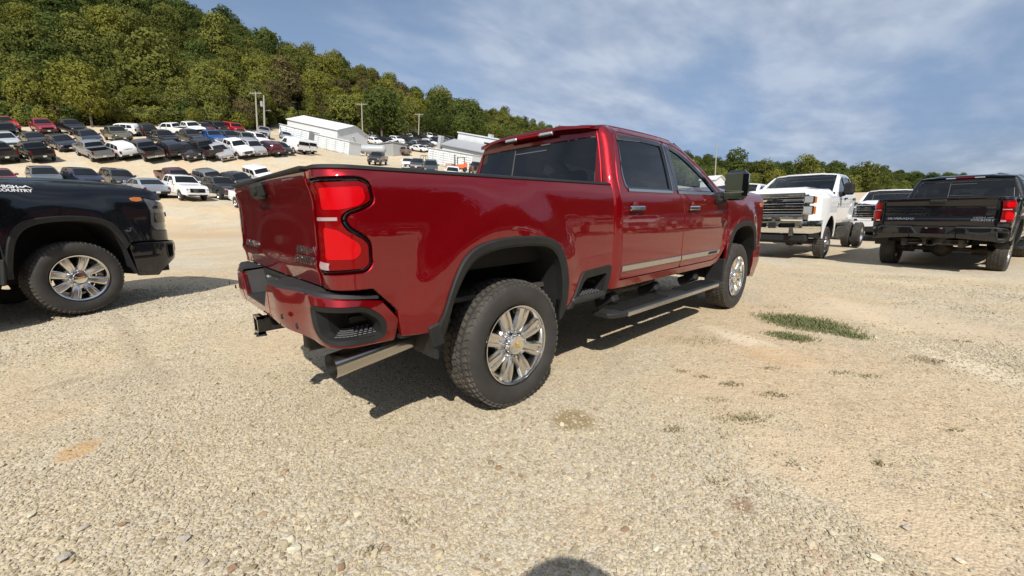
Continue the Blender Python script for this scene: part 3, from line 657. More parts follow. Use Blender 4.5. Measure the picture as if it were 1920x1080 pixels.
def make_truck(body, label, group, wheelsrc=None, P={}):
    """full crew cab pickup with bed"""
    root = empty('pickup_truck'); tag(root, label, 'pickup truck', group); bm = M[body]
    cab_common(root, body, P)
    # ---- bed sides
    TLo = [(-1.262,1.465),(-1.0,1.475),(-.955,1.455),(-.945,1.36),(-.985,1.33),(-1.07,1.30),(-1.085,1.283),(-1.07,1.25),(-1.0,1.205),(-.975,1.17),(-.975,1.07),(-1.01,1.035),(-1.262,1.025)]
    for s in (-1, 1):
        mf = m_bed(s); fl = s > 0
        ar = resample(smooth_path(REAR_FL_O, 2), 40)*.7+resample(smooth_path(REAR_FL_I, 2), 40)*.3
        out = [(-1.268,.955),(-.985,.955),(-.865,.83),(-.845,.685)]+[tuple(p) for p in ar]+[(.49,.625),(.655,.845),(1.032,.862),(1.032,1.506),(-1.268,1.506)]
        b = MB(); panel(b, out, mf, [rnd(TLo, [.001]+[.03]*11+[.001], 4)], .035, .03, .004, fl)
        bs = b.build('bed_side', bm, root)
        flare(root, REAR_FL_O, REAR_FL_I, s, mf); wheel_well(root, REAR_FL_I, -.60, .40, s, mf)
        # taillight
        tl = ccw(densify(rnd(TLo, [.001]+[.03]*11+[.001], 4), .03)); t1 = inset(tl, .003); t2 = inset(tl, .016); t3 = inset(tl, .022)
        b = MB(); strip_between(b, t1, t2, mf, .010, -.003, flip=fl); strip_between(b, t2, t3, mf, -.003, .004, flip=fl)
        b.build('taillight_bezel', M['gloss'], root)
        b = MB()
        def ml(u, z, d):
            bulge = .012*np.exp(-((z-1.25)/.25)**2); return mf(u, z, d+.004-bulge)
        panel(b, t3, ml, (), .03, .0, .001, fl); tlo = b.build('taillight', M['lens'], root)
        b = MB(); panel(b, rnd([(-1.19,1.325),(-1.10,1.325),(-1.02,1.345),(-.99,1.375),(-1.0,1.43),(-1.19,1.42)], .02), lambda u, z, d: ml(u, z, d-.002), (), .03, .003, .001, fl); b.build('upper_lamp_chamber', M['lensb'], tlo)
        b = MB(); panel(b, rnd([(-1.19,1.10),(-1.06,1.10),(-1.03,1.13),(-1.035,1.17),(-1.12,1.235),(-1.19,1.25)], .02), lambda u, z, d: ml(u, z, d-.002), (), .03, .003, .001, fl); b.build('lower_lamp_chamber', M['lensb'], tlo)
        b = MB(); panel(b, [(-1.235,1.276),(-1.118,1.276),(-1.118,1.292),(-1.235,1.292)], lambda u, z, d: ml(u, z, d-.004), (), .03, .004, .001, fl); b.build('reverse_lamp', M['lensw'], tlo)
        b = MB(); panel(b, [(-1.235,1.055),(-1.17,1.052),(-1.165,1.085),(-1.235,1.09)], lambda u, z, d: ml(u, z, d-.004), (), .03, .004, .001, fl); b.build('reflector', M['lensw'], tlo)
        # rail cap, inner wall
        b = MB(); n = 30; us = np.r_[np.linspace(-1.262, -1.02, 12), np.linspace(-.9, 1.03, 20)]; vs = []
        for u in us:
            for z, d in ((1.506,.004),(1.510,-.003),(1.522,.0),(1.528,.015),(1.528,.085),(1.49,.095)): vs.append(mf(np.array([u]), np.array([min(z, 1.53)]), np.array([d]))[0]+np.array([0, 0, z-min(z, 1.53)]))
        m = 6; b.add(vs, [(i*m+j, (i+1)*m+j, (i+1)*m+j+1, i*m+j+1) for i in range(len(us)-1) for j in range(m-1)]); b.build('bed_rail_cap', M['plastic'], root, fix=True)
        b = MB(); b.box((-.06, s*.84, 1.25), (2.16, .03, .54)); b.build('bed_inner_wall', M['dark'], root)
        # bed side step
        O = rnd([(.475,.60),(.645,.865),(1.03,.885),(.985,.60)], [.001,.05,.03,.001], 4); I = rnd([(.545,.60),(.685,.805),(.965,.82),(.93,.60)], [.001,.04,.02,.001], 4)
        b = MB(); O2 = resample(O, 30); I2 = resample(I, 30)
        strip_between(b, O2, O2*.9+I2*.1, mf, .006, -.012, flip=not fl, closed=False); strip_between(b, O2*.9+I2*.1, I2, mf, -.012, -.006, flip=not fl, closed=False); strip_between(b, I2, I2, mf, -.006, .22, flip=not fl, closed=False)
        st = b.build('side_step', M['plastic'], root, fix=True)
        b = MB(); b.bbox((.72, s*.935, .655), (.42, .20, .055), .02); b.box((.74, s*.70, .75), (.50, .02, .30)); b.build('step_pad', M['plastic2'], st, fix=True)
        b = MB()
        for i in range(9):
            for j in range(5): b.box((.57+.038*i+(.019 if j % 2 else 0), s*(.865+.032*j), .685), (.020, .010, .006), Rz(.5))
        tag(b.build('step_studs', M['stud'], st, smooth=False), kind='stuff')
        # mud flap
        b = MB(); b.bbox((-.66, s*.90, .61), (.035, .24, .20), .012, Ry(-.12)); b.box((-.76, s*.90, .68), (.18, .18, .02))
        b.build('mud_flap', M['plastic'], root, fix=True)
        b = MB(); b.bbox((-.655, s*1.018, .655), (.075, .035, .13), .01, Ry(-.25)); b.build('flare_end_cap', M['plastic'], root, fix=True)
        running_board(root, s, P)
        # rear bumper corner
        mb = m_bump(s)
        out = [(-1.80,.935),(-1.80,.735),(-1.50,.705),(-1.22,.672),(-.865,.662),(-.85,.775),(-.935,.885),(-1.10,.912),(-1.30,.935)]
        pk = rnd([(-1.30,.885),(-1.02,.868),(-.945,.81),(-.922,.765),(-.925,.70),(-.97,.684),(-1.20,.690),(-1.27,.72)], .035, 4)
        b = MB(); panel(b, rnd(out, .012, 2), mb, [pk], .035, .03, .005, fl); b.build('bumper_corner', bm, root)
        pl = ccw(densify(pk, .025)); p1 = inset(pl, -.002); p2 = inset(pl, .022); p3 = inset(pl, .034)
        b = MB(); strip_between(b, p1, p1, mb, .01, -.006, flip=fl); strip_between(b, p1, p2, mb, -.006, .004, flip=fl); strip_between(b, p2, p3, mb, .004, .055, flip=fl); strip_between(b, p3, p3, mb, .055, .16, flip=fl)
        bz = b.build('step_pocket', M['plastic'], root, fix=False)
        b = MB(); v = mb(p3[:,0], p3[:,1], np.full(len(p3), .16)); b.add(v, [tuple(range(len(v)))]); b.build('pocket_back', M['dark'], bz)
        b = MB(); lo_ = [(-1.25,.715),(-1.10,.71),(-.95,.712)]
        q = resample(lo_, 12); strip_between(b, q, q+[0, .028], mb, .012, .15, flip=not fl, closed=False); b.build('corner_step', M['plastic2'], bz, fix=True)
        b = MB()
        for i in range(11):
            for j in range(5):
                u = -1.215+.025*i+(.012 if j % 2 else 0); d = .035+.022*j; c = mb(np.array([u]), np.array([.715+.028*(d-.012)/.138+.004]), np.array([d]))[0]
                b.box(c, (.014, .006, .004), Rz(.6*s))
        tag(b.build('step_studs', M['stud'], bz, smooth=False), kind='stuff')
        # bumper top pad and upper edge
        us = np.array([-1.80,-1.68,-1.55,-1.45,-1.38,-1.32,-1.26,-1.2,-1.13,-1.06,-1.0,-.95]); zz = np.interp(us, [-1.8,-1.3,-1.1,-.95], [.935,.935,.914,.896])
        A = mb(us, zz, np.full(12, .004)); B = A.copy(); B[:,2] += .016; B[:,0] += .01; B[:,1] -= s*.006*(us > -1.35)
        C_ = B.copy(); C_[:,0] = np.where(us < -1.30, -1.155, B[:,0]+.02*0); C_[:,1] = np.where(us < -1.30, B[:,1], s*.86); C_[:,0] = np.where(us >= -1.30, np.maximum(B[:,0], -1.155), C_[:,0]); C_[:,2] += .006
        b = MB(); b.add(np.vstack([A, B, C_]), [(i, i+1, 13+i, 12+i) for i in range(11)]+[(12+i, 13+i, 25+i, 24+i) for i in range(11)]); b.build('bumper_top_pad', M['plastic2'], root, fix=True)
        # notch side wall
        b = MB(); ye = abs(mb(np.array([-1.80]), np.array([.9]), np.array([0.]))[0][1]); b.add([(-1.285, s*ye, .935), (-1.155, s*ye, .945), (-1.155, s*(ye-.10), .80), (-1.285, s*(ye-.10), .80)], [(0,1,2,3)]); b.build('bumper_notch_side', M['plastic2'], root, fix=True)
    ye = abs(m_bump(1)(np.array([-1.80]), np.array([.9]), np.array([0.]))[0][1])
    # middle of the rear bumper
    def mid(a, z, d): return np.c_[-1.29+.035*sst((.80-z)/.16)+d, -a, z]
    b = MB(); panel(b, [(-ye,.735),(ye,.735),(ye,.935),(ye-.10,.80),(-(ye-.10),.80),(-ye,.935)], mid, (), .05, .03, .004); b.build('bumper_center', bm, root)
    b = MB(); b.box((-1.215, 0, .797), (.15, 2*ye-.2, .012)); b.box((-1.150, 0, .87), (.02, 2*ye+.0, .16)); b.build('bumper_step', M['plastic2'], root)
    b = MB(); b.bbox((-1.170, 0, .868), (.02, .34, .12), .004); lp = b.build('plate_bracket', M['gloss'], root, fix=True)
    b = MB()
    for y in (-.11, .11): b.bbox((-1.183, y, .915), (.012, .04, .015), .004)
    b.build('plate_lamp', M['lightgrey'], lp, fix=True)
    b = MB()
    for y in (-.60, .60, -.85, .85): b.lathe([(0,-1.296),(.012,-1.296),(.016,-1.29)], 12, axis='x', c=(0, y, .80))
    b.build('parking_sensor', M['dark'], root, fix=True)
    # tailgate
    def tgm(a, z, d):
        x = -1.15-np.interp(z, *TG)-.012*(1-(a/.82)**2)+.012*0+d; return np.c_[x, -a, z]
    b = MB(); panel(b, rnd([(-.795,.962),(.795,.962),(.795,1.506),(-.795,1.506)], .012), tgm, (), .045, .04, .004); tg = b.build('tailgate', bm, root)
    b = MB(); b.bbox((-1.165, 0, 1.514), (.08, 1.60, .022), .008); b.build('tailgate_cap', M['plastic'], tg, fix=True)
    b = MB(); b.bbox((-1.205, 0, 1.445), (.045, .26, .095), .02, Ry(-.2)); b.bbox((-1.228, 0, 1.45), (.02, .10, .05), .01); b.build('tailgate_handle', M['plastic'], tg, fix=True)
    b = MB(); text_on(b, 'HIGH', .052, tgm, .60, 1.128, .002, .0012, 1.25, False, .004); text_on(b, 'COUNTRY', .052, tgm, .645, 1.080, .002, .0012, 1.2, False, .004)
    b.prism(ccw([(.68,1.112),(.72,1.140),(.735,1.134),(.765,1.152),(.80,1.112),(.77,1.135),(.738,1.120),(.72,1.126)]), 0, 1, lambda p, q, c: tgm(p, q, -.002-.004*c))
    b.build('tailgate_badge', M['satin'], tg, fix=True)
    b = MB(); text_on(b, 'SILVERADO', .055, tgm, -.53, 1.105, .002, .0015, 1.5, False, .004); b.build('name_badge', M['satin'], tg, fix=True)
    # bed floor and front wall
    b = MB(); b.box((-.06, 0, .97), (2.16, 1.66, .03)); b.box((.99, 0, 1.23), (.05, 1.66, .50)); b.build('bed_floor', M['dark'], root)
    b = MB(); b.bbox((1.0, 0, 1.50), (.07, 1.70, .05), .01); b.build('bed_bulkhead', bm, root, fix=True)
    # hitch
    b = MB(); q = .036; t_ = .010
    for (y, z, dy, dz) in ((-q, .64, t_, .085), (q, .64, t_, .085), (0, .64-q, .085, t_), (0, .64+q, .085, t_)): b.box((-1.14, y, z), (.32, dy, dz))
    for (y, z, dy, dz) in ((-.047, .64, .016, .11), (.047, .64, .016, .11), (0, .593, .11, .016), (0, .687, .11, .016)): b.box((-1.285, y, z), (.04, dy, dz))
    b.bbox((-1.0, 0, .64), (.12, 1.0, .10), .01)
    for s in (-1, 1): b.tube([(-1.27, s*.08, .585), (-1.31, s*.03, .575), (-1.27, -s*.02, .575)], .007, 6)
    b.build('hitch_receiver', M['gloss'], root, fix=True)
    # exhaust
    b = MB(); ax = [(-1.15,-.82,.555),(-.95,-.80,.570),(-.55,-.76,.60),(.1,-.62,.64)]
    n0 = len(b.v); b.tube(ax, [.064,.063,.058,.045], 28, cap=False); b.tube([(-1.15,-.82,.555),(-.9,-.796,.574)], [.060,.058], 28, cap=False)
    eo = b.build('exhaust_pipe', M['steel'], root, fix=False); b = MB(); b.tube([(-.92,-.797,.572),(-.90,-.795,.574)], [.058,.058], 20); b.build('pipe_inside', M['dark'], eo)
    front_end(root, body, P)
    chassis(root, P)
    put_wheels(root, wheelsrc, ((0, -1), (0, 1), (4.04, -1), (4.04, 1)), .845, .43)
    return root
def put_wheels(root, src, spots, yc, z, spin=True):
    for i, (x, s) in enumerate(spots):
        w = src if src.parent is None and src.get('used') is None else copy_tree(src, None)
        src['used'] = 1
        w.parent = root; w.location = (x, s*yc, z); w.rotation_euler = (0, rng.uniform(0, 6.28) if spin else 0, 0 if s < 0 else PI)
        if s > 0: w.rotation_euler = (0, rng.uniform(0, 6.28), PI)

def front_end(root, body, P):
    known = set(o.name for o in bpy.data.objects); front_parts(root, body, P); k = P.get('nose', .86); done = set()
    for o in [o for o in bpy.data.objects if o.name not in known and o.type == 'MESH']:
        if o.data.name in done: continue
        done.add(o.data.name); n = len(o.data.vertices); c = np.empty(n*3); o.data.vertices.foreach_get('co', c); c = c.reshape(-1, 3); c[:,0] = np.where(c[:,0] > 4.04, 4.04+(c[:,0]-4.04)*k, c[:,0]); o.data.vertices.foreach_set('co', c.ravel()); o.data.update()
def front_parts(root, body, P):
    bm = M[body]
    def hoodz(x, y):
        H = np.interp(x, [3.3,3.6,4.0,4.5,4.8,5.0,5.12,5.2], [1.53,1.555,1.575,1.575,1.555,1.52,1.475,1.43]); a = np.abs(y)
        return H+.035*sst((.62-a)/.12)*sst((x-3.5)/.3)*(1-.4*sst((x-4.9)/.3))-.03*sst((a-.70)/.18)
    def hm(x, y, d): return np.c_[x, y, hoodz(x, y)-d]
    b = MB(); panel(b, [(3.42,-.80),(3.42,.80),(3.9,.845),(4.6,.845),(4.9,.78),(5.08,.62),(5.17,.3),(5.19,0),(5.17,-.3),(5.08,-.62),(4.9,-.78),(4.6,-.845),(3.9,-.845)], lambda x, y, d: hm(x, y, d), (), .06, .03, .005, True)
    b.build('hood', bm, root, fix=True)
    b = MB(); b.box((3.40, 0, 1.50), (.20, 1.60, .05)); b.build('cowl', M['plastic'], root)
    HL = [(4.80,1.385),(5.02,1.345),(5.20,1.31),(5.33,1.29),(5.33,.97),(5.12,.955),(4.90,.965),(4.855,1.03),(4.865,1.20),(4.835,1.30)]
    for s in (-1, 1):
        mf = m_fen(s); fl = s > 0
        ar = resample(smooth_path(FR_FL_O, 2), 40)*.7+resample(smooth_path(FR_FL_I, 2), 40)*.3
        out = [(3.435,1.30),(3.432,1.08)]+[tuple(p) for p in ar]+[(4.60,.83),(5.18,.81),(5.80,.81),(5.80,.93),(5.20,.945),(5.08,.95),(4.88,.96),(4.845,1.03),(4.855,1.20),(4.825,1.30),(4.80,1.395),(5.02,1.355),(5.1,1.37),(5.02,1.45),(4.9,1.505),(4.6,1.535),(4.0,1.54),(3.5,1.525),(3.42,1.47)]
        out[2:2] = [(3.40,.92),(3.33,.80)] if False else []
        b = MB(); panel(b, out, mf, (), .04, .03, .004, fl); fe = b.build('front_fender', bm, root)
        flare(root, FR_FL_O, FR_FL_I, s, mf); wheel_well(root, FR_FL_I+[(4.56,.62),(4.62,.40)], 3.5, 4.62, s, mf)
        b = MB(); b.bbox((3.43, s*.92, .58), (.04, .22, .28), .015, Ry(.12)); b.build('mud_flap', M['plastic'], root, fix=True)
        b = MB(); panel(b, rnd(HL, .02), lambda u, z, d: mf(u, z, d+.012), (), .04, .0, .001, fl); hl = b.build('headlight', M['headlamp'], root)
        for zz in ((1.245,1.285),(1.06,1.19)):
            b = MB(); panel(b, rnd([(4.90,zz[0]),(5.22,zz[0]),(5.24,zz[1]),(4.92,zz[1])], .012), lambda u, z, d: mf(u, z, d+.004), (), .04, .008, .001, fl); b.build('headlight_lens', M['gloss'], hl)
        b = MB(); panel(b, rnd([(4.66,1.345),(4.72,1.335),(4.79,1.352),(4.775,1.392),(4.70,1.392),(4.65,1.378)], .012), lambda u, z, d: mf(u, z, d-.008), (), .03, .012, .003, fl); b.build('marker_lamp', M['amber'], root)
        # badge on the hood side
        b = MB(); bx = 3.66
        if s < 0:
            text_on(b, 'HIGH', .044, mf, bx-.045, 1.472, .002, .0015, 1.35, False, .004); text_on(b, 'COUNTRY', .042, mf, bx-.01, 1.434, .002, .0015, 1.30, False, .004)
            b.prism(ccw([(bx+.01,1.458),(bx+.045,1.482),(bx+.06,1.476),(bx+.09,1.494),(bx+.135,1.458),(bx+.09,1.480),(bx+.06,1.464),(bx+.04,1.470)]), 0, 1, lambda p, q, c: mf(p, q, -.002-.004*c))
        else:
            text_on(b, 'HIGH COUNTRY', .046, mf, bx, 1.44, .002, .0015, 1.2, True, .004)
        b.build('fender_badge', M['letter'], root, fix=True)
        mb = m_fb(s)
        out = [(4.555,.80),(4.63,.37),(4.88,.345),(4.97,.43),(5.12,.52),(5.30,.57),(5.95,.60),(5.95,.80)]
        fg = rnd([(5.02,.755),(5.16,.755),(5.12,.60),(5.03,.585)], .02)
        b = MB(); panel(b, rnd(out, .02, 2), mb, [fg], .045, .03, .005, fl); b.build('front_bumper', bm, root)
        pl = ccw(densify(fg, .025)); b = MB(); strip_between(b, inset(pl, -.022), pl, mb, -.004, -.002, flip=fl); strip_between(b, pl, pl, mb, -.002, .06, flip=fl); v = mb(pl[:,0], pl[:,1], np.full(len(pl), .06)); b.add(v, [tuple(range(len(v)))]); b.build('fog_lamp_bezel', M['plastic'], root)
        b = MB(); b.bbox((5.29, s*.52, .755), (.16, .03, .025), .008); b.bbox((5.29, s*.52, .64), (.16,.03,.025), .008); b.bbox((5.36, s*.52, .70), (.025, .03, .13), .008); b.build('tow_hook', M['lens'] if body == 'black' else M['dark'], root, fix=True)
    # face behind the grille, chrome bars
    b = MB(); b.box((5.10, 0, 1.14), (.06, 1.35, .60)); b.box((5.00, 0, .83), (.34, 1.5, .12)); b.box((4.84, 0, .60), (.42, 1.76, .42)); b.box((4.80, 0, .79), (.40, 1.86, .05)); b.build('grille_backing', M['dark'], root)
    b = MB()
    for i, z in enumerate((1.40, 1.31, 1.235, 1.10, 1.02, .95)):
        n = 12; vs = []
        for k in range(n+1):
            y = -.76+1.52*k/n; x = 5.215-.085*(y/.76)**2
            vs += [(x, y, z+.022), (x+.035, y, z-.006), (x+.01, y, z-.026), (x-.05, y, z-.01)]
        b.add(vs, [(4*k+j, 4*k+(j+1) % 4, 4*k+4+(j+1) % 4, 4*k+4+j) for k in range(n) for j in range(4)])
    gr = b.build('grille', M['chrome'], root, fix=True)
    b = MB(); b.bbox((5.245, 0, 1.17), (.03, 1.30, .07), .01); b.build('grille_crossbar', M['chrome' if P.get('cross') is None else P['cross']], gr, fix=True)
    b = MB(); b.prism(ccw([(y*.18, 1.17+z*.17) for y, z in BOWTIE]), 0, 1, lambda p, q, c: np.c_[5.26+.012*c, p, q]); b.build('emblem', M['gold'], gr, smooth=False, fix=True)
# ------------------------------------------------------------------ terrain: a thin-plate surface through surveyed points
CARS = []   # (kind, paint, u, v, D, heading_deg, label, group)
def car(kind, col, u, v, D, h, label): CARS.append((kind, col, u, v, D, h, label))
A_, B_ = -74, 106          # the two directions vehicles are parked in on the hill lot
# nearest row on the hill lot, partly behind the black truck's bonnet
car('sedan','dullred',6,350,34,A_,'dull red hatchback at the left edge behind the black hood')
car('suv','slate',90,350,34,A_,'slate grey three-row wagon nearest behind the black hood')
car('suv','navy',160,351,34,A_,'dark navy wagon second behind the black hood')
car('suv','char',226,351,34,A_,'dark charcoal wagon third behind the black hood')
car('sedan','silverblue',272,366,31,B_,'blue-grey coupe parked low behind the black truck headlight')
car('pickup','white',345,371,39,A_,'small white pickup with black grille beside the black truck nose')
car('pickup','char',416,372,39,A_,'charcoal pickup with silver grille right of the small white pickup')
car('pickup','maroon',335,350,45,A_,'maroon pickup directly behind the small white pickup')
car('suv','grey',400,349,45,A_,'grey crossover behind the charcoal pickup')
car('suv','black',452,353,43,A_,'black wagon with roof rails left of the red tailgate')
car('jeep','white',492,343,47,A_,'white flat-roofed work truck peeking above the red tailgate')
car('pickup','white',487,394,31,A_,'white pickup nose almost hidden behind the red tailgate')
# second row
car('pickup','brownblack',2,301,42,B_,'brown-black pickup tailgate cut by the left edge')
car('pickup','black',70,298,42,B_,'black pickup with a dark canopy, rear toward us, left lot')
car('pickup','greym',178,294,45,B_,'mid grey pickup rear-on between black pickup and white wagon')
car('suv','white',227,291,46,B_,'white wagon rear-on right of the grey pickup')
car('pickup','char',274,291,47,B_,'charcoal pickup with a red tail lamp, rear-on')
car('suv','black',320,289,48,B_,'black wagon rear-on beside the charcoal pickup')
car('sedan','black',349,291,48,A_,'black sedan facing us in the second row')
car('pickup','black',380,288,50,B_,'black pickup with brown-grey tailgate in the second row')
car('sedan','silver',412,291,50,A_,'silver sedan facing us beside the white pickup nose')
car('pickup','white',445,288,51,A_,'white pickup with black grille facing us in the second row')
car('suv','silver',475,287,52,A_,'silver wagon facing us left of the maroon one')
car('suv','maroon',503,287,54,B_,'maroon wagon rear-on near the white vans')
car('sedan','black',527,286,56,A_,'black coupe just left of the white vans')
car('van','white',549,285,63,B_,'white cargo van, left of the pair')
car('van','white',566,285,65,B_,'white cargo van, right of the pair')
# third row
car('suv','paleblue',18,276,47,A_,'pale silver wagon at the far left of the third row')
car('sedan','black',70,271,50,A_,'dark sedan half hidden behind the black canopy pickup')
car('suv','navyblk',124,281,47,A_,'blue-black wagon facing us left of the grey pickup')
car('suv','navy',172,270,50,A_,'dark navy wagon behind the grey pickup cab')
car('pickup','olive',224,264,52,A_,'olive green pickup below the white crossover')
car('pickup','black',312,273,54,A_,'long black pickup with chrome side mirrors in the third row')
car('pickup','char',362,269,56,A_,'dark grey pickup left of the bright blue one')
car('pickup','blue',402,270,56,A_,'bright blue pickup in the middle of the lot')
car('suv','navy',432,268,58,A_,'dark blue wagon right of the bright blue pickup')
car('suv','grey',462,271,58,A_,'dull grey wagon near the utility pole foot')
car('suv','white',484,271,60,A_,'white wagon just left of the utility pole')
# top row under the trees
car('jeep','black',18,258,50,A_,'black off-roader with a brush bar below the red pickup')
car('pickup','red',14,246,54,A_,'bright red pickup at the left edge under the trees')
car('pickup','redd',86,250,55,A_,'dark red pickup under the trees')
car('pickup','black',138,250,56,A_,'black pickup under the yellow-green tree')
car('suv','white',232,254,58,B_+40,'white crossover alone in the top row')
car('suv','black',270,253,60,B_,'black wagon between the white crossover and white crew cab')
car('pickup','white',322,254,60,B_+35,'white crew cab pickup seen side-on in the top row')
car('pickup','white',363,252,62,A_,'white pickup facing us in front of the young tree')
car('suv','maroon',386,250,63,A_,'dark maroon wagon in the top row')
car('jeep','black',410,250,64,A_,'black jeep with a grey cover in the top row')
car('jeep','red',441,252,64,A_,'bright red off-roader at the end of the top row')
car('pickup','silver',495,258,72,A_-30,'pale silver pickup with rack behind the utility pole')
car('sedan','silverblue',536,262,74,A_-20,'silver blue sedan in front of the storage units')
# valley lot, centre
for k, (kd, cl, u, v, D, h) in enumerate((('suv','white',699,259,122,A_),('suv','black',716,259,122,A_),('suv','navyblk',727,258,122,A_),('pickup','char',741,258,122,A_),
    ('suv','white',768,262,120,A_-40),('van','white',803,261,124,A_-30),('sedan','silver',820,265,120,A_),('suv','white',831,266,119,A_),('sedan','grey',842,268,118,A_),
    ('suv','white',703,270,108,A_),('suv','black',728,270,106,A_),('suv','white',745,268,107,A_),('sedan','white',741,275,99,A_),('sedan','white',756,277,98,B_),('suv','black',770,269,106,A_),
    ('suv','greendk',775,280,95,A_),('sedan','white',787,284,92,A_),('sedan','silver',801,284,92,A_),('pickup','black',793,266,112,A_),('sedan','silverblue',783,274,101,A_),
    ('suv','char',800,276,99,A_),('suv','white',806,273,103,A_),('pickup','black',817,271,104,A_),('suv','white',733,286,90,B_),('pickup','brown',752,290,87,A_),
    ('pickup','char',708,309,62,A_-60),('sedan','white',765,315,58,A_-50),('sedan','navy',783,317,57,A_-50),('suv','greendk',808,325,54,A_-50),('sedan','white',848,334,49,A_-50),('pickup','black',893,329,58,B_-40))):
    cn = {'navyblk':'blue-black','char':'charcoal','silverblue':'silver blue','greendk':'dark green'}.get(cl, cl)
    kn = {'suv':'wagon'}.get(kd, kd)
    where = {0:'first on the left in the far row of the valley lot',1:'second from left in the far valley row',2:'third from left in the far valley row',3:'fourth from left in the far valley row',4:'left of the tall pole in the valley',5:'right of the tall pole, far valley row',
        6:'just right of the far van',7:'two right of the far van',8:'at the right end of the far valley row',9:'beside the gable end of the white building',10:'behind the two white valley sedans',11:'behind the left white valley sedan',
        12:'left of two white ones mid valley',13:'right of two white ones mid valley',14:'under the tall pole, mid valley',15:'in the middle valley row',16:'low in the valley right of the dark green one',17:'beside the container row end',
        18:'at the foot of the tall pole',19:'between pole foot and front valley row',20:'behind the silver valley sedan',21:'near the grey column of the metal building',22:'against the grey column of the metal building',23:'right beside the grey tank',24:'loaded with scrap right of the grey tank',
        25:'with a flat bed just above the red bed rail',26:'just above the red bed rail, left of the navy one',27:'just above the red bed rail, right of the white one',28:'low above the red bed rail',29:'lowest above the red bed rail near the forklift',30:'beside the red cab rear corner'}[k]
    car(kd, cl, u, v, D, h, f'{cn} {kn} {where}')

anch = []; lam = []
def an(p, l=0.0): anch.append(p); lam.append(l)
for x in (-40,-20,-8,0,8,18,30,48):
    for y in (-60,-30,-14,-6,0,4):
        if x < -10 and y > 0: continue
        an((x, y, 0.0), .0)
for x, y, z in ((-3,5.5,.14),(-6,4,.14),(-1,8,.08),(3,9,.02),(8,10,0),(15,8,0),(24,6,0),(-12,2,.3),(-4,11,.05),(1,14,.0),(-8,9,.2)): an((x, y, z), .0)
for u, v, D in ((330,438,24.5),(400,436,24),(440,436,24),(200,425,26),(60,420,26),(560,420,30),(700,412,34),(860,405,38),(1100,400,45)): an(tuple(at_d(u, v, D)), .3)
for c in CARS: an(tuple(at_d(c[2], c[3], c[4])), 1.0)
for u, v, D in ((0,235,66),(-150,235,62),(-300,240,60),(200,234,70),(400,240,74),(510,256,84),(560,262,84),(648,288,86),(720,262,104),(620,250,108),(860,312,82),(930,320,84),(860,272,125),(1000,290,130),
                (1100,320,110),(1250,345,105),(1400,362,100),(1600,362,100),(1850,360,100),(2200,360,90),(1300,376,60),(1600,380,60),(1900,380,60)): an(tuple(at_d(u, v, D)), .5)
TH = 14.5
for u, sk in ((1000,226),(1100,255),(1200,275),(1300,291),(1400,298),(1540,306),(1700,320),(1900,330),(2200,330)):
    for D, dv in ((160, 52), (230, 32), (320, 14)):
        if u < 1250: dv *= .6
        p = at_d(u, sk+dv, D); an((p[0], p[1], p[2]-12), .5)
SKYL = ((-500,-330,110),(-250,-170,120),(0,-90,130),(200,-45,140),(380,0,155),(470,48,168),(520,70,178),(620,90,192),(690,118,205),(750,148,215),(840,176,240),(920,200,290),(1000,226,340),(1050,241,380),(1170,268,420),(1300,291,420),(1540,306,420),(1700,320,430),(1900,330,440),(2200,330,440))
for u, v, D in SKYL:
    p = at_d(u, v, D); an((p[0], p[1], p[2]-TH), .5)
    p2 = at_d(u, v, D*1.25); an((p2[0], p2[1], p[2]-TH-.02*D), 2.0)
for a, r, z in ((200,120,4),(240,120,4),(280,120,2),(320,120,1.5),(160,110,8),(200,260,30),(240,260,28),(280,260,16),(320,260,8),(160,240,45),(130,200,70)):
    an((r*math.cos(math.radians(a)), r*math.sin(math.radians(a)), z), 1.0)
AN = np.array(anch); LAM = np.array(lam)
def tpsk(r2): return np.where(r2 > 1e-9, r2*np.log(r2+1e-12), 0)*.5
_s = 50.0; X_ = AN[:, :2]/_s; n_ = len(AN)
K = tpsk(((X_[:, None]-X_[None])**2).sum(-1))+np.diag(LAM*.02+1e-5); Pm = np.c_[np.ones(n_), X_]
S_ = np.linalg.solve(np.block([[K, Pm], [Pm.T, np.zeros((3, 3))]]), np.r_[AN[:, 2], np.zeros(3)])
def terr(x, y):
    x = np.asarray(x, float); y = np.asarray(y, float); q = np.stack([x.ravel(), y.ravel()], 1)/_s; out = np.empty(len(q))
    for i in range(0, len(q), 20000):
        b = q[i:i+20000]; out[i:i+20000] = tpsk(((b[:, None]-X_[None])**2).sum(-1)) @ S_[:n_]+S_[n_]+b @ S_[n_+1:]
    # the near lot is graded flat
    r = np.hypot(x.ravel()-3, (y.ravel()+2)); k = sst((r-9)/9)
    flat = .14*sst((y.ravel()-2)/3.0)*sst((2.0-x.ravel())/4)
    z = out*k+(1-k)*flat
    return z.reshape(x.shape) if x.shape else float(z[0])
def tnormal(x, y, e=2.0):
    a = (terr(x+e, y)-terr(x-e, y))/(2*e); b = (terr(x, y+e)-terr(x, y-e))/(2*e); n = np.array([-a, -b, 1.]); return n/np.linalg.norm(n)
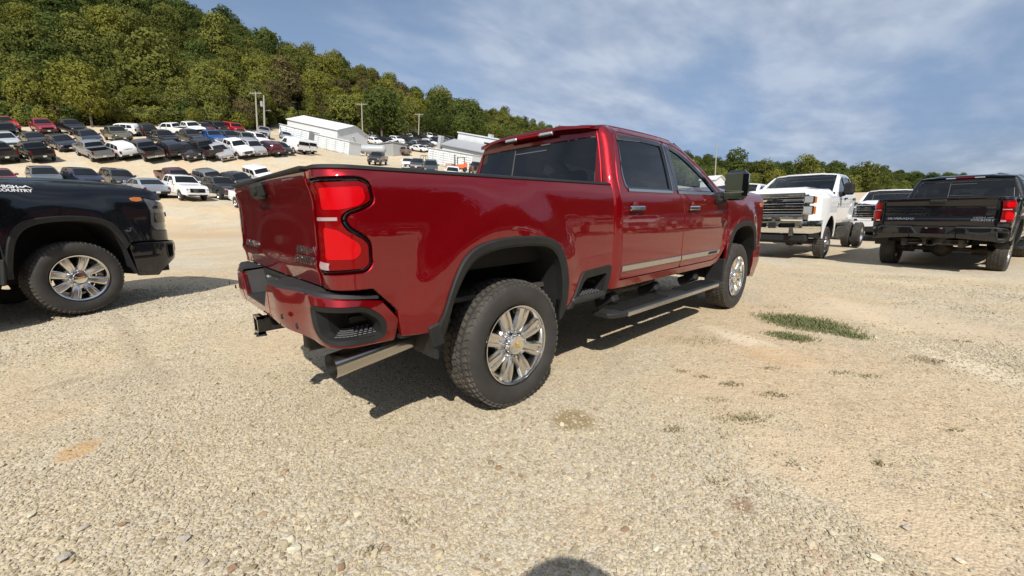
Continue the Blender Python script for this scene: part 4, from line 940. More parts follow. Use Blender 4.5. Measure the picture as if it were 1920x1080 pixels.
# ------------------------------------------------------------------ ground material
def blob(N, L, tc, cx, cy, rx, ry, ang, soft=.5, amp=.5, sc=3.0):
    """0..1 mask of an irregular patch on the ground"""
    mp = N.new('ShaderNodeMapping'); mp.vector_type = 'TEXTURE'; mp.inputs['Location'].default_value = (cx, cy, 0); mp.inputs['Rotation'].default_value = (0, 0, ang); mp.inputs['Scale'].default_value = (rx, ry, 1000)
    L.new(tc, mp.inputs[0]); ln = N.new('ShaderNodeVectorMath'); ln.operation = 'LENGTH'; L.new(mp.outputs[0], ln.inputs[0])
    n = N.new('ShaderNodeTexNoise'); n.inputs['Scale'].default_value = sc; n.inputs['Detail'].default_value = 5; L.new(tc, n.inputs[0])
    a = N.new('ShaderNodeMath'); a.operation = 'MULTIPLY_ADD'; a.inputs[1].default_value = amp*2; L.new(n.outputs[0], a.inputs[0]); L.new(ln.outputs['Value'], a.inputs[2])
    r = N.new('ShaderNodeMapRange'); r.interpolation_type = 'SMOOTHSTEP'; r.inputs[1].default_value = 1+amp-soft*.5; r.inputs[2].default_value = 1+amp+soft*.5; r.inputs[3].default_value = 1; r.inputs[4].default_value = 0
    L.new(a.outputs[0], r.inputs[0]); return r.outputs[0]
def gravel_mat(name, stones):
    m, N, L, p = mat(name); setp(p, rough=.92, spec=.25, base=(.4,.35,.27)); g = N.new('ShaderNodeNewGeometry'); pos = g.outputs['Position']
    def noi(sc, det=4, rg=.6):
        n = N.new('ShaderNodeTexNoise'); n.inputs['Scale'].default_value = sc; n.inputs['Detail'].default_value = det; n.inputs['Roughness'].default_value = rg; L.new(pos, n.inputs[0]); return n
    def mixc(f, a, b, mode='MIX'):
        x = N.new('ShaderNodeMixRGB'); x.blend_type = mode
        for s_, v in ((0, f), (1, a), (2, b)):
            if hasattr(v, 'default_value') or hasattr(v, 'links'): L.new(v, x.inputs[s_])
            else: x.inputs[s_].default_value = v if s_ == 0 else tuple(v)+(1,)
        return x.outputs[0]
    def ramp(src, a, b, lo=0., hi=1.):
        r = N.new('ShaderNodeMapRange'); r.inputs[1].default_value = a; r.inputs[2].default_value = b; r.inputs[3].default_value = lo; r.inputs[4].default_value = hi; L.new(src, r.inputs[0]); return r.outputs[0]
    big = noi(.22, 5, .6); mid = noi(1.3, 5, .65); fi = noi(26, 6, .7)
    c = mixc(ramp(big.outputs[0], .42, .58), (.60, .49, .315), (.50, .425, .29))
    c = mixc(ramp(mid.outputs[0], .44, .62, 0, .6), c, (.50, .37, .215))
    c = mixc(ramp(noi(.55, 6, .7).outputs[0], .48, .64, 0, .65), c, (.37, .325, .245))
    az = N.new('ShaderNodeAttribute'); az.attribute_name = 'zone'
    c = mixc(ramp(az.outputs['Fac'], .05, .7, 0, .75), c, (.50, .455, .365)); c = mixc(ramp(az.outputs['Fac'], -.05, -.65, 0, .75), c, (.52, .385, .23))
    # individual small stones as colour cells
    vo = N.new('ShaderNodeTexVoronoi'); vo.inputs['Scale'].default_value = 80; L.new(pos, vo.inputs[0])
    vc = N.new('ShaderNodeSeparateColor'); L.new(vo.outputs['Color'], vc.inputs[0])
    c = mixc(ramp(vc.outputs[0], 0, 1, .0, .38), c, (.64, .58, .47))
    c = mixc(ramp(vc.outputs[1], .66, 1, 0, .6), c, (.17, .13, .09))
    vo2 = N.new('ShaderNodeTexVoronoi'); vo2.inputs['Scale'].default_value = 17; vo2.inputs['Randomness'].default_value = 1; L.new(pos, vo2.inputs[0]); vc2 = N.new('ShaderNodeSeparateColor'); L.new(vo2.outputs['Color'], vc2.inputs[0])
    c = mixc(ramp(vc2.outputs[0], .6, 1, 0, .22), c, (.22, .18, .13))
    if not stones:
        for (u0, v0, u1, v1, w, col, k) in ((108,850,184,838,.11,(.48,.32,.16),.9),(1034,792,1112,780,.14,(.27,.20,.10),.9),(1366,940,1416,952,.06,(.25,.16,.10),.85),(1715,666,1765,686,.09,(.20,.14,.08),.75),
             (1330,612,1540,692,.16,(.66,.56,.41),.75),(1730,640,1900,725,.20,(.66,.57,.42),.7),(1395,650,1540,688,.25,(.50,.35,.20),.7),(1560,560,1700,625,.2,(.62,.49,.32),.6),(262,915,292,906,.03,(.22,.15,.09),.7),
             (1310,720,1480,830,.5,(.54,.43,.29),.4),(215,600,300,720,.09,(.34,.28,.20),.45),(60,735,170,705,.07,(.30,.22,.15),.5),(700,930,860,1000,.16,(.52,.38,.26),.35),(1500,1010,1560,1060,.05,(.40,.24,.16),.4),(1040,950,1180,1000,.12,(.56,.42,.28),.35),(1250,630,1330,650,.15,(.42,.33,.2),.4),(1380,830,1640,900,.30,(.56,.43,.28),.6),(1620,960,1900,1030,.22,(.57,.45,.31),.6),(1500,560,1900,640,.6,(.58,.48,.35),.45),(250,760,600,700,.5,(.54,.43,.29),.35)):
            p0, p1 = at_z(u0, v0), at_z(u1, v1); q = (p0+p1)/2; rx = np.linalg.norm(p1-p0)/2; mk = blob(N, L, pos, q[0], q[1], rx, w, math.atan2(p1[1]-p0[1], p1[0]-p0[0]), .8, .32, 9 if rx < .3 else 3)
            mm = N.new('ShaderNodeMath'); mm.operation = 'MULTIPLY'; mm.inputs[1].default_value = k; L.new(mk, mm.inputs[0]); c = mixc(mm.outputs[0], c, col)
    # beyond the lot: leaf litter and scrub soil under the forest
    at = N.new('ShaderNodeAttribute'); at.attribute_name = 'forest'; c = mixc(at.outputs['Fac'], c, (.055, .052, .022))
    at2 = N.new('ShaderNodeAttribute'); at2.attribute_name = 'bank'; c = mixc(at2.outputs['Fac'], c, (.43, .30, .175))
    L.new(c, p.inputs['Base Color'])
    # relief
    h = N.new('ShaderNodeMath'); h.operation = 'MULTIPLY_ADD'; h.inputs[1].default_value = -.7; L.new(vo.outputs['Distance'], h.inputs[0])
    h2 = N.new('ShaderNodeMath'); h2.operation = 'MULTIPLY'; h2.inputs[1].default_value = 1.3; L.new(fi.outputs[0], h2.inputs[0]); L.new(h2.outputs[0], h.inputs[2])
    h3 = N.new('ShaderNodeMath'); h3.operation = 'MULTIPLY_ADD'; h3.inputs[1].default_value = -.5; L.new(vo2.outputs['Distance'], h3.inputs[0]); L.new(h.outputs[0], h3.inputs[2])
    h4 = N.new('ShaderNodeMath'); h4.operation = 'MULTIPLY_ADD'; h4.inputs[1].default_value = 5.0; L.new(noi(3.2, 5, .7).outputs[0], h4.inputs[0]); L.new(h3.outputs[0], h4.inputs[2])
    bp = N.new('ShaderNodeBump'); bp.inputs['Strength'].default_value = .6; bp.inputs['Distance'].default_value = .010; L.new(h4.outputs[0], bp.inputs['Height']); L.new(bp.outputs[0], p.inputs['Normal'])
    return m
M['ground'] = gravel_mat('pale_gravel_ground', False)
def zone(x, y):
    """+1 where loose gravel collects, -1 on packed sandy ground"""
    v = np.array([noise.noise(Vector((a*.32, b*.32, 2)))+.55*noise.noise(Vector((a*.95, b*.95, 7)))+.3*noise.noise(Vector((a*2.9, b*2.9, 4))) for a, b in zip(np.ravel(x), np.ravel(y))]); return v*1.5
def fedge(az):     # distance (along view depth) where the trees begin, by image column
    return az
ECOL = ([-600,-150,0,200,400,500,560,700,850,1000,1200,1400,1600,1900,2400], [60,64,68,72,80,92,112,122,140,140,130,112,128,230,230])
def uvD(x, y, z=0):
    q = np.stack([x-CAMP[0], y-CAMP[1], z-CAMP[2]+0*x], -1); D = q @ FWD; return 960+FPX*(q @ RGT)/np.where(np.abs(D) < .01, .01, D), 540+FPX*(q @ DWN)/np.where(np.abs(D) < .01, .01, D), D
def build_ground():
    rs = [0]+list(np.geomspace(.6, 14, 60))+list(np.geomspace(14.5, 900, 110)); na = 420; V = [(CAMP[0], CAMP[1], 0.)]; F = []
    R_, T_ = np.meshgrid(rs[1:], np.linspace(0, 2*PI, na, endpoint=False), indexing='ij'); X = CAMP[0]+R_*np.cos(T_); Y = CAMP[1]+R_*np.sin(T_); Z = terr(X, Y)
    Z = Z+np.array([noise.noise(Vector((x*.35, y*.35, 0)))*.02+noise.noise(Vector((x*1.3, y*1.3, 5)))*.009 for x, y in zip(X.ravel(), Y.ravel())]).reshape(X.shape)
    V = np.vstack([[(CAMP[0], CAMP[1], 0)], np.stack([X.ravel(), Y.ravel(), Z.ravel()], 1)])
    nr = len(rs)-1; i = np.arange(nr-1)[:, None]*na+np.arange(na)[None]+1; j = np.arange(nr-1)[:, None]*na+((np.arange(na)+1) % na)[None]+1
    F = np.stack([i, i+na, j+na, j], -1).reshape(-1, 4).tolist()+[(0, 1+k, 1+(k+1) % na) for k in range(na)]
    me = bpy.data.meshes.new('ground'); me.from_pydata(V.tolist(), [], F); finish(me, True, 80)
    U, Vv, D = uvD(V[:, 0], V[:, 1], V[:, 2]); r = np.hypot(V[:, 0], V[:, 1])
    fo = np.where(D > 5, sst((D-np.interp(U, *ECOL)+1)/4), sst((r-70)/20))
    a = me.attributes.new('forest', 'FLOAT', 'POINT'); a.data.foreach_set('value', fo.astype(np.float32))
    bk = np.where((D > 5) & (U > -300) & (U < 560), np.exp(-((Vv-442)/7)**2)+.7*np.exp(-((Vv-428)/3)**2), 0)*.6
    zn = zone(V[:, 0], V[:, 1]); a = me.attributes.new('zone', 'FLOAT', 'POINT'); a.data.foreach_set('value', np.clip(zn, -1, 1).astype(np.float32))
    a = me.attributes.new('bank', 'FLOAT', 'POINT'); a.data.foreach_set('value', bk.astype(np.float32))
    tag(link('ground', me, M['ground']), kind='structure')
build_ground()
def stone_mat(name, lo, hi):
    m, N, L, p = mat(name); setp(p, rough=.9, spec=.3); oi = N.new('ShaderNodeObjectInfo'); at = N.new('ShaderNodeAttribute'); at.attribute_name = 'tint'; at.attribute_type = 'INSTANCER'
    cr = N.new('ShaderNodeValToRGB'); e = cr.color_ramp.elements; e[0].color = tuple(lo)+(1,); e[1].color = tuple(hi)+(1,)
    for pz, c in ((.25,(.46,.39,.26,1)),(.5,(.56,.48,.33,1)),(.7,(.44,.39,.31,1)),(.90,(.62,.54,.38,1)),(.97,(.32,.20,.12,1))): x = e.new(pz); x.color = c
    ad = N.new('ShaderNodeMath'); ad.operation = 'ADD'; L.new(oi.outputs['Random'], ad.inputs[0]); ad.inputs[1].default_value = 0; L.new(ad.outputs[0], cr.inputs[0])
    n = N.new('ShaderNodeTexNoise'); n.inputs['Scale'].default_value = 30; tc = N.new('ShaderNodeTexCoord'); L.new(tc.outputs['Object'], n.inputs[0])
    mx = N.new('ShaderNodeMixRGB'); mx.blend_type = 'MULTIPLY'; mx.inputs[0].default_value = .3; L.new(cr.outputs[0], mx.inputs[1]); L.new(n.outputs['Color'], mx.inputs[2]); L.new(mx.outputs[0], p.inputs['Base Color']); return m
M['stone'] = stone_mat('crushed_limestone', (.30,.25,.17), (.68,.61,.46))
def rock_mesh(name, seed, sub=1, flat=.6, rough=.25):
    import bmesh
    bm = bmesh.new(); bmesh.ops.create_icosphere(bm, subdivisions=sub, radius=1.0)
    for v in bm.verts:
        n = noise.noise(v.co*1.3+Vector((seed*7.1, 3, 1)))+.5*noise.noise(v.co*2.7+Vector((seed*3.3, 9, 1)))
        v.co *= 1+rough*1.6*n
        for ax in (Vector((.9,.3,.2)).normalized(), Vector((-.5,.8,.1)).normalized(), Vector((.1,-.4,.9)).normalized()):
            d = v.co.dot(ax)
            if abs(d) > .72: v.co -= ax*(d-math.copysign(.72, d))*.8
        v.co.z *= flat
    me = bpy.data.meshes.new(name); bm.to_mesh(me); bm.free(); me.materials.append(M['stone']); return me
def scatter(name, P, scale, yaw, tilt, protos, label, kind='stuff', category='gravel'):
    """points mesh + geometry nodes that drop one of several stones on every point"""
    P = np.asarray(P, float); me = bpy.data.meshes.new(name); me.from_pydata(P.tolist(), [], [])
    for nm, arr in (('scl', scale), ('idx', rng.integers(0, len(protos), len(P)).astype(float))):
        a = me.attributes.new(nm, 'FLOAT', 'POINT'); a.data.foreach_set('value', np.asarray(arr, np.float32))
    a = me.attributes.new('rot', 'FLOAT_VECTOR', 'POINT'); a.data.foreach_set('vector', np.stack([tilt, rng.uniform(-1, 1, len(P))*np.abs(tilt), yaw], 1).astype(np.float32).ravel())
    o = bpy.data.objects.new(name, me); COL.objects.link(o); tag(o, label, category, None, kind)
    ng = bpy.data.node_groups.new(name, 'GeometryNodeTree'); ng.interface.new_socket('Geometry', in_out='INPUT', socket_type='NodeSocketGeometry'); ng.interface.new_socket('Geometry', in_out='OUTPUT', socket_type='NodeSocketGeometry')
    N, L = ng.nodes, ng.links; gi = N.new('NodeGroupInput'); go = N.new('NodeGroupOutput'); iop = N.new('GeometryNodeInstanceOnPoints'); j = N.new('GeometryNodeGeometryToInstance')
    for po in protos:
        oi = N.new('GeometryNodeObjectInfo'); oi.inputs[0].default_value = po; oi.inputs['As Instance'].default_value = False; oi.transform_space = 'ORIGINAL'
        L.new(oi.outputs['Geometry'], j.inputs[0])
    def na(nm, t): n = N.new('GeometryNodeInputNamedAttribute'); n.data_type = t; n.inputs[0].default_value = nm; return n.outputs[0]
    L.new(gi.outputs[0], iop.inputs['Points']); L.new(j.outputs[0], iop.inputs['Instance']); iop.inputs['Pick Instance'].default_value = True
    L.new(na('idx', 'FLOAT'), iop.inputs['Instance Index']); L.new(na('rot', 'FLOAT_VECTOR'), iop.inputs['Rotation']); L.new(na('scl', 'FLOAT'), iop.inputs['Scale']); L.new(iop.outputs[0], go.inputs[0])
    md = o.modifiers.new('scatter', 'NODES'); md.node_group = ng; return o
# loose stones big enough to pick apart: things of their own
ROCKS = []
for k, (u, v, sx, lab) in enumerate(((542,1012,.030,'pale yellow broken stone, left of a pair at bottom centre-left'),(552,1030,.032,'pale yellow flat stone, lower of the pair at bottom centre-left'),(1641,1046,.030,'white flat stone near the bottom right'),(1800,1052,.020,'whitish stone chip right of the white flat stone'),
    (1172,993,.020,'reddish brown stone in front of the cameraman shadow'),(975,891,.016,'small red-brown stone in mid foreground'),(228,983,.018,'orange-brown stone at lower left'),(155,990,.022,'yellowish rounded stone at lower left corner'),(345,1010,.024,'grey flat stone at lower left'),
    (435,1066,.024,'dark brown clod at bottom edge'),(640,1064,.022,'brown clod right of the dark one at bottom edge'),(1505,880,.018,'pale stone right of the brown stain'),(1230,1028,.022,'light stone beside the cameraman shadow'),(1700,990,.020,'tan stone at lower right'),(700,1005,.020,'small buff stone at bottom centre'),
    (120,1045,.030,'grey broad stone in the bottom left corner'),(60,965,.024,'pale grey stone at the left edge'),(1320,1065,.022,'buff stone at the bottom edge right of the shadow'),(1560,1000,.018,'cream stone left of the white flat stone'),(1850,930,.020,'small cream stone at the right edge'))):
    me = rock_mesh('rock', k+20, 2, .40, .40); o = link('rock', me); q = at_z(u, v); o.location = (q[0], q[1], float(terr(q[0], q[1]))+sx*.08); o.scale = (sx, sx*rng.uniform(.6, .9), sx*.8); o.rotation_euler = (0, 0, rng.uniform(0, 6))
    col = (.60,.56,.42) if any(w in lab for w in ('pale', 'white', 'light', 'cream')) else (.30,.19,.12) if 'brown' in lab or 'red' in lab else (.42,.38,.32)
    key = 'rock%s' % (col,)
    if key not in M: M[key] = plain('loose_stone', col, .9, bump=.6, bscale=60)
    me.materials.clear(); me.materials.append(M[key]); tag(o, lab, 'stone', 'loose stones on the gravel'); ROCKS.append(o)
STONEP = []
for k in range(5):
    me = rock_mesh('pebble', k+1, 1, .55, .38); me.materials.clear(); me.materials.append(M['stone']); o = bpy.data.objects.new('pebble', me); STONEP.append(o)
def build_gravel():
    P, S = [], []
    for r0, r1, dens, s0, s1, a in ((.9, 3.2, 8000, .003, .0095, 75), (3.2, 6, 3800, .0040, .0105, 66), (6, 11, 900, .006, .013, 62)):
        n = int(dens*(r1*r1-r0*r0)*math.radians(a)); r = np.sqrt(rng.uniform(r0*r0, r1*r1, n)); t = math.radians(47)+rng.uniform(-1, 1, n)*math.radians(a)
        x = CAMP[0]+r*np.cos(t); y = CAMP[1]+r*np.sin(t); s = s0+(s1-s0)*rng.power(2.5, n)**1.0*rng.beta(1.4, 3, n)*1.8
        for pu, pv, pr in ((146,845,.15),(1073,786,.15),(1391,946,.06),(1510,868,.34),(1760,995,.28)):
            pc = at_z(pu, pv); kk = (np.hypot(x-pc[0], y-pc[1]) > pr) | (rng.uniform(size=len(x)) < .25); x, y, s, n = x[kk], y[kk], s[kk], int(kk.sum())
        cl = zone(x, y)*.55
        keep = rng.uniform(size=n) < np.clip(.60+cl*1.5, .10, 1)
        x, y, s = x[keep], y[keep], s[keep]*(1+.6*np.clip(cl[keep], 0, 1)); s = np.where(rng.uniform(size=len(s)) < .02, s*1.9, s); z = terr(x, y)
        z = z+np.array([noise.noise(Vector((a_*.35, b_*.35, 0)))*.02+noise.noise(Vector((a_*1.3, b_*1.3, 5)))*.009 for a_, b_ in zip(x, y)])
        P.append(np.stack([x, y, z+s*.12], 1)); S.append(s)
    P = np.vstack(P); S = np.concatenate(S); n = len(P)
    scatter('gravel', P, S, rng.uniform(0, 6.28, n), rng.normal(0, .35, n), STONEP, 'crushed pale limestone gravel covering the lot')
    print('gravel', n)
build_gravel()
# ------------------------------------------------------------------ grass
def grass_mat(name, a, b):
    m, N, L, p = mat(name); setp(p, rough=.8, spec=.2); g = N.new('ShaderNodeNewGeometry'); n = N.new('ShaderNodeTexNoise'); n.inputs['Scale'].default_value = 6; L.new(g.outputs['Position'], n.inputs[0])
    mx = N.new('ShaderNodeMixRGB'); mx.inputs[1].default_value = a+(1,); mx.inputs[2].default_value = b+(1,); L.new(n.outputs[0], mx.inputs[0]); L.new(mx.outputs[0], p.inputs['Base Color']); return m
M['grass'] = grass_mat('low_grass', (.115,.15,.06), (.20,.19,.09)); M['drygrass'] = grass_mat('dry_grass', (.16,.15,.075), (.32,.27,.16))
def blades(mb, cx, cy, rx, ry, ang, n, h):
    c, s = math.cos(ang), math.sin(ang)
    for k in range(n):
        a, r = rng.uniform(0, 6.28), math.sqrt(rng.uniform())*(1+.25*rng.normal()); x, y = rx*r*math.cos(a), ry*r*math.sin(a); X, Y = cx+c*x-s*y, cy+s*x+c*y
        hh = h*rng.uniform(.4, 1.1); t = rng.uniform(0, 6.28); dx, dy = math.cos(t)*hh*rng.uniform(.3, 1.3), math.sin(t)*hh*rng.uniform(.3, 1.3); w = .0035; px, py = -math.sin(t)*w, math.cos(t)*w; z = float(TZ(X, Y))-.003
        mb.add([(X-px, Y-py, z), (X+px, Y+py, z), (X+dx*.5+px*.7, Y+dy*.5+py*.7, z+hh*.7), (X+dx*.5-px*.7, Y+dy*.5-py*.7, z+hh*.7), (X+dx, Y+dy, z+hh)], [(0,1,2,3),(3,2,4)])
def TZ(x, y): return 0.0
g = MB()
for u0, v0, u1, v1, w, n, h in ((1438,592,1590,622,.30,4200,.035),(1440,626,1525,638,.15,900,.03),(1560,620,1628,636,.12,500,.03),(1425,600,1470,600,.3,200,.03)):
    p0, p1 = at_z(u0, v0), at_z(u1, v1); q = (p0+p1)/2; blades(g, q[0], q[1], np.linalg.norm(p1-p0)/2, w, math.atan2(p1[1]-p0[1], p1[0]-p0[0]), n, h)
tag(g.build('grass_patch', M['grass'], smooth=False), 'low dark green grass patch right of the red truck', 'grass', None, 'stuff')
g = MB()
for u, v, r, n in ((1370,721,.10,60),(1452,742,.12,80),(1320,708,.07,40),(1280,697,.06,30),(1580,700,.09,40),(1630,706,.08,40),(1440,690,.08,30),(1385,785,.16,120),(1400,788,.10,60),(1345,750,.10,40),(1260,808,.08,40),(1345,905,.05,25),(695,1035,.05,22),(760,980,.05,14),(1740,677,.16,70),(1890,685,.12,40),
                   (1300,640,.35,160),(1170,633,.25,120),(1570,610,.2,60),(1800,640,.1,30),(1690,520,.3,50),(1500,515,.3,50),(1560,540,.3,40),(1440,575,.3,50),(1690,570,.2,40),(1830,585,.2,40),(1480,870,.05,12),(1150,630,.2,90),(1790,810,.06,25),(1650,870,.05,20)):
    q = at_z(u, v); blades(g, q[0], q[1], r, r*.45, -.8, n, .028)
tag(g.build('grass_tufts', M['drygrass'], smooth=False), 'sparse dry grass tufts scattered on the gravel', 'grass', None, 'stuff')
# ------------------------------------------------------------------ simpler vehicles for the lot
PC = {'dullred':(.22,.02,.02),'slate':(.10,.115,.13),'navy':(.014,.02,.045),'char':(.035,.036,.040),'silverblue':(.28,.32,.38),'white':(.74,.75,.76),'maroon':(.085,.012,.018),'grey':(.17,.175,.18),'black':(.010,.011,.013),
      'brownblack':(.03,.024,.022),'greym':(.20,.22,.24),'silver':(.36,.37,.39),'navyblk':(.014,.018,.032),'paleblue':(.42,.47,.50),'olive':(.10,.10,.065),'blue':(.015,.085,.28),'red':(.46,.012,.02),'redd':(.26,.012,.028),'greendk':(.04,.06,.055),'brown':(.16,.11,.08)}
for k, c in PC.items(): M['c_'+k] = paint('car_paint_'+k, c, .0 if k == 'white' else .25, .38, dust=.05)
M['cglass'] = plain('dark_window_glass', (.010,.012,.015), .10, 0, spec=.35)
M['tyre2'] = plain('small_tyre_rubber', (.02,.02,.02), .8); M['alloy'] = plain('alloy_wheel', (.45,.45,.46), .3, .9)
KIND = dict(
 pickup=dict(L=5.85, W=1.98, wr=(1.15, 4.75), R=.40, z0=.50, prof=[(.03,.62),(.0,.80),(.03,1.28),(1.72,1.30),(1.80,1.42),(1.95,1.84),(2.25,1.92),(3.30,1.90),(3.55,1.84),(4.10,1.36),(4.35,1.29),(5.45,1.20),(5.75,1.08),(5.83,.90),(5.84,.62),(5.74,.50)],
    win=[[(1.98,1.38),(2.06,1.78),(2.72,1.82),(2.72,1.36)],[(2.80,1.36),(2.80,1.82),(3.40,1.80),(3.92,1.36)]], ws=((3.52,1.86),(4.12,1.36)), rw=((1.80,1.42),(1.95,1.84)), belt=1.34, bed=(.10,1.68)),
 suv=dict(L=4.75, W=1.92, wr=(.95, 3.80), R=.37, z0=.42, prof=[(.05,.52),(.0,.70),(.06,1.12),(.30,1.55),(.55,1.69),(1.4,1.74),(2.5,1.72),(2.85,1.64),(3.55,1.16),(4.35,1.02),(4.66,.86),(4.74,.62),(4.70,.45)],
    win=[[(.42,1.20),(.62,1.56),(1.20,1.60),(1.20,1.18)],[(1.27,1.18),(1.27,1.61),(2.02,1.62),(2.02,1.17)],[(2.10,1.17),(2.10,1.62),(2.70,1.58),(3.30,1.16)]], ws=((2.80,1.68),(3.55,1.17)), rw=((.10,1.16),(.42,1.62)), belt=1.14, bed=None),
 sedan=dict(L=4.80, W=1.85, wr=(.98, 3.82), R=.34, z0=.34, prof=[(.05,.45),(.0,.66),(.08,.98),(.62,1.05),(1.30,1.38),(1.75,1.46),(2.35,1.45),(2.72,1.36),(3.45,.98),(4.35,.84),(4.70,.66),(4.78,.50),(4.72,.36)],
    win=[[(1.02,1.06),(1.40,1.33),(2.02,1.38),(2.02,1.02)],[(2.09,1.02),(2.09,1.38),(2.55,1.33),(3.12,1.0)]], ws=((2.68,1.40),(3.46,.99)), rw=((.64,1.06),(1.30,1.39)), belt=.99, bed=None),
 van=dict(L=5.60, W=2.0, wr=(1.2, 4.4), R=.38, z0=.42, prof=[(.04,.50),(.0,.70),(.02,1.90),(.12,2.06),(.5,2.12),(3.6,2.10),(3.95,2.0),(4.65,1.35),(5.30,1.10),(5.55,.90),(5.58,.60),(5.50,.44)],
    win=[[(3.05,1.25),(3.05,1.80),(3.80,1.80),(4.38,1.25)]], ws=((3.95,1.99),(4.66,1.36)), rw=((.005,1.30),(.015,1.80)), belt=1.25, bed=None),
 jeep=dict(L=4.25, W=1.88, wr=(.75, 3.35), R=.41, z0=.50, prof=[(.05,.60),(.0,.78),(.02,1.78),(.12,1.86),(2.45,1.84),(2.62,1.78),(2.92,1.28),(4.0,1.20),(4.12,1.10),(4.14,.70),(4.18,.55)],
    win=[[(.15,1.28),(.15,1.72),(.85,1.72),(.85,1.28)],[(.95,1.28),(.95,1.72),(1.65,1.72),(1.65,1.28)],[(1.75,1.28),(1.75,1.72),(2.45,1.70),(2.70,1.28)]], ws=((2.62,1.77),(2.90,1.30)), rw=((.01,1.30),(.012,1.74)), belt=1.24, bed=None))
_km = {}
def car_meshes(kind):
    if kind in _km: return _km[kind]
    K_ = KIND[kind]; L_, Wd = K_['L'], K_['W']/2; belt = K_['belt']
    def half(x, z): return Wd*(1-.10*sst((x-(L_-.9))/.9)**1.5-.05*sst((.5-x)/.5)) - .02*sst((.62-z)/.2)-.02 + .02*np.cos(np.clip((z-.85)/.5, -1, 1)*1.5) - np.maximum(z-belt, 0)*(.36 if kind in ('suv','sedan','pickup') else .12)
    R_, z0 = K_['R'], K_['z0']
    out = [p for p in K_['prof']]
    # underside with wheel arches, from front to rear
    for xw in (K_['wr'][1], K_['wr'][0]):
        th = np.linspace(0, PI, 11); ra = R_*1.17; zc = R_-.0
        a0 = math.asin(max(-1, min(1, (z0-zc)/ra))) if z0 > zc else 0
        for t in np.linspace(a0, PI-a0, 11): out.append((xw+ra*math.cos(t), zc+ra*math.sin(t)))
    out = np.array(out); mesh = {}
    b = MB(); rd_ = .05
    for s in (-1, 1):
        panel(b, out, lambda u, z, d: np.c_[u, s*(half(u, z)-d), z], (), .22, rd_, rd_, s > 0)
    P = ccw(densify(np.array(out), .22)); e = P; n = len(e); vs = []
    for x, z in e:
        h = float(half(np.array(x), np.array(z)))-rd_
        for t in (-1, -.5, 0, .5, 1): vs.append((x, h*t, z+(.025*(1-t*t) if z > belt-.25 and not (K_['bed'] and x < K_['bed'][1]+.1) else 0)))
    F = []
    for i in range(n):
        j = (i+1) % n; xm = (e[i][0]+e[j][0])/2; zm = (e[i][1]+e[j][1])/2
        if K_['bed'] and K_['bed'][0] < xm < K_['bed'][1] and zm > 1.2: continue
        F += [(5*i+k, 5*j+k, 5*j+k+1, 5*i+k+1) for k in range(4)]
    b.add(vs, F)
    if K_['bed']:
        x0, x1 = K_['bed']; y = Wd-.10
        for s in (-1, 1): b.box(((x0+x1)/2, s*(Wd-.075), 1.285), (x1-x0+.1, .07, .03))
        b.box((x0-.02, 0, 1.15), (.06, 2*y, .28))
    mesh['body'] = b.mesh(kind+'_body', True, 32, True)
    if K_['bed']:
        b = MB(); b.box(((x0+x1)/2, 0, .86), (x1-x0, 2*y, .04)); b.box(((x0+x1)/2, y-.0, 1.07), (x1-x0, .03, .42)); b.box(((x0+x1)/2, -y+.0, 1.07), (x1-x0, .03, .42)); b.box((x1, 0, 1.07), (.03, 2*y, .42)); mesh['bed_liner'] = b.mesh('bed_liner')
    for i, w in enumerate(K_['win']):
        for s in (-1, 1):
            b = MB(); panel(b, rnd(w, .04, 3), lambda u, z, d: np.c_[u, s*(half(u, z)+.006-d), z], (), .3, .012, .002, s > 0); mesh['side_window|%d|%d' % (i, s)] = b.mesh('side_window')
    for nm, (a, c) in (('windshield', K_['ws']), ('rear_window', K_['rw'])):
        a, c = np.array(a), np.array(c); d = c-a; nr = np.array([-d[1], d[0]]); nr = nr/np.linalg.norm(nr); nr = nr if (nr[0] > 0) == (nm == 'windshield') else -nr
        b = MB(); vs = []
        for t in (.05, .35, .65, .95):
            p = a+d*t+nr*.012; h = float(half(np.array(p[0]), np.array(p[1])))-.10
            for q in (-1, -.5, 0, .5, 1): vs.append((p[0]+nr[0]*.02*(1-q*q), q*h, p[1]+.025*(1-q*q)))
        b.add(vs, [(5*i+k, 5*i+k+1, 5*i+k+6, 5*i+k+5) for i in range(3) for k in range(4)]); b.add(np.array(vs)-np.array([nr[0], 0, nr[1]])*.012, [(5*i+k, 5*i+k+1, 5*i+k+6, 5*i+k+5) for i in range(3) for k in range(4)]); mesh[nm] = b.mesh(nm, True, 35, True)
    for s in (-1, 1):
        xs_ = [w[2][0]+.035 for w in K_['win'][:-1]]+[K_['win'][-1][3][0]-.05]+([K_['win'][0][0][0]+.02] if kind != 'van' else [])
        for i, x in enumerate(xs_): b = MB(); panel(b, [(x-.011,z0+.14),(x+.011,z0+.14),(x+.011,belt-.02),(x-.011,belt-.02)], lambda u, z, d: np.c_[u, s*(half(u, z)+.003-d), z], (), .25, .006, .001, s > 0); mesh['door_seam|%d|%d' % (i, s)] = b.mesh('door_seam')
        for i, x in enumerate(xs_[:2]): b = MB(); b.bbox((x+.16, s*(float(half(np.array(x), np.array(belt-.12)))+.012), belt-.14), (.20,.03,.035), .008); mesh['door_handle|%d|%d' % (i, s)] = b.mesh('door_handle')
    b = MB(); b.bbox((L_+.035, 0, {'pickup':.62,'suv':.50,'sedan':.44,'van':.6,'jeep':.66}[kind]), (.02, .30, .15), .004); mesh['number_plate|0|1'] = b.mesh('number_plate'); b = MB(); b.bbox((-.06, 0, K_['z0']+.20), (.02, .30, .15), .004); mesh['number_plate|1|1'] = b.mesh('number_plate')
    b = MB(); b.bbox((L_-.03, 0, K_['z0']+.02), (.14, Wd*1.5, .10), .03); mesh['lower_grille'] = b.mesh('lower_grille')
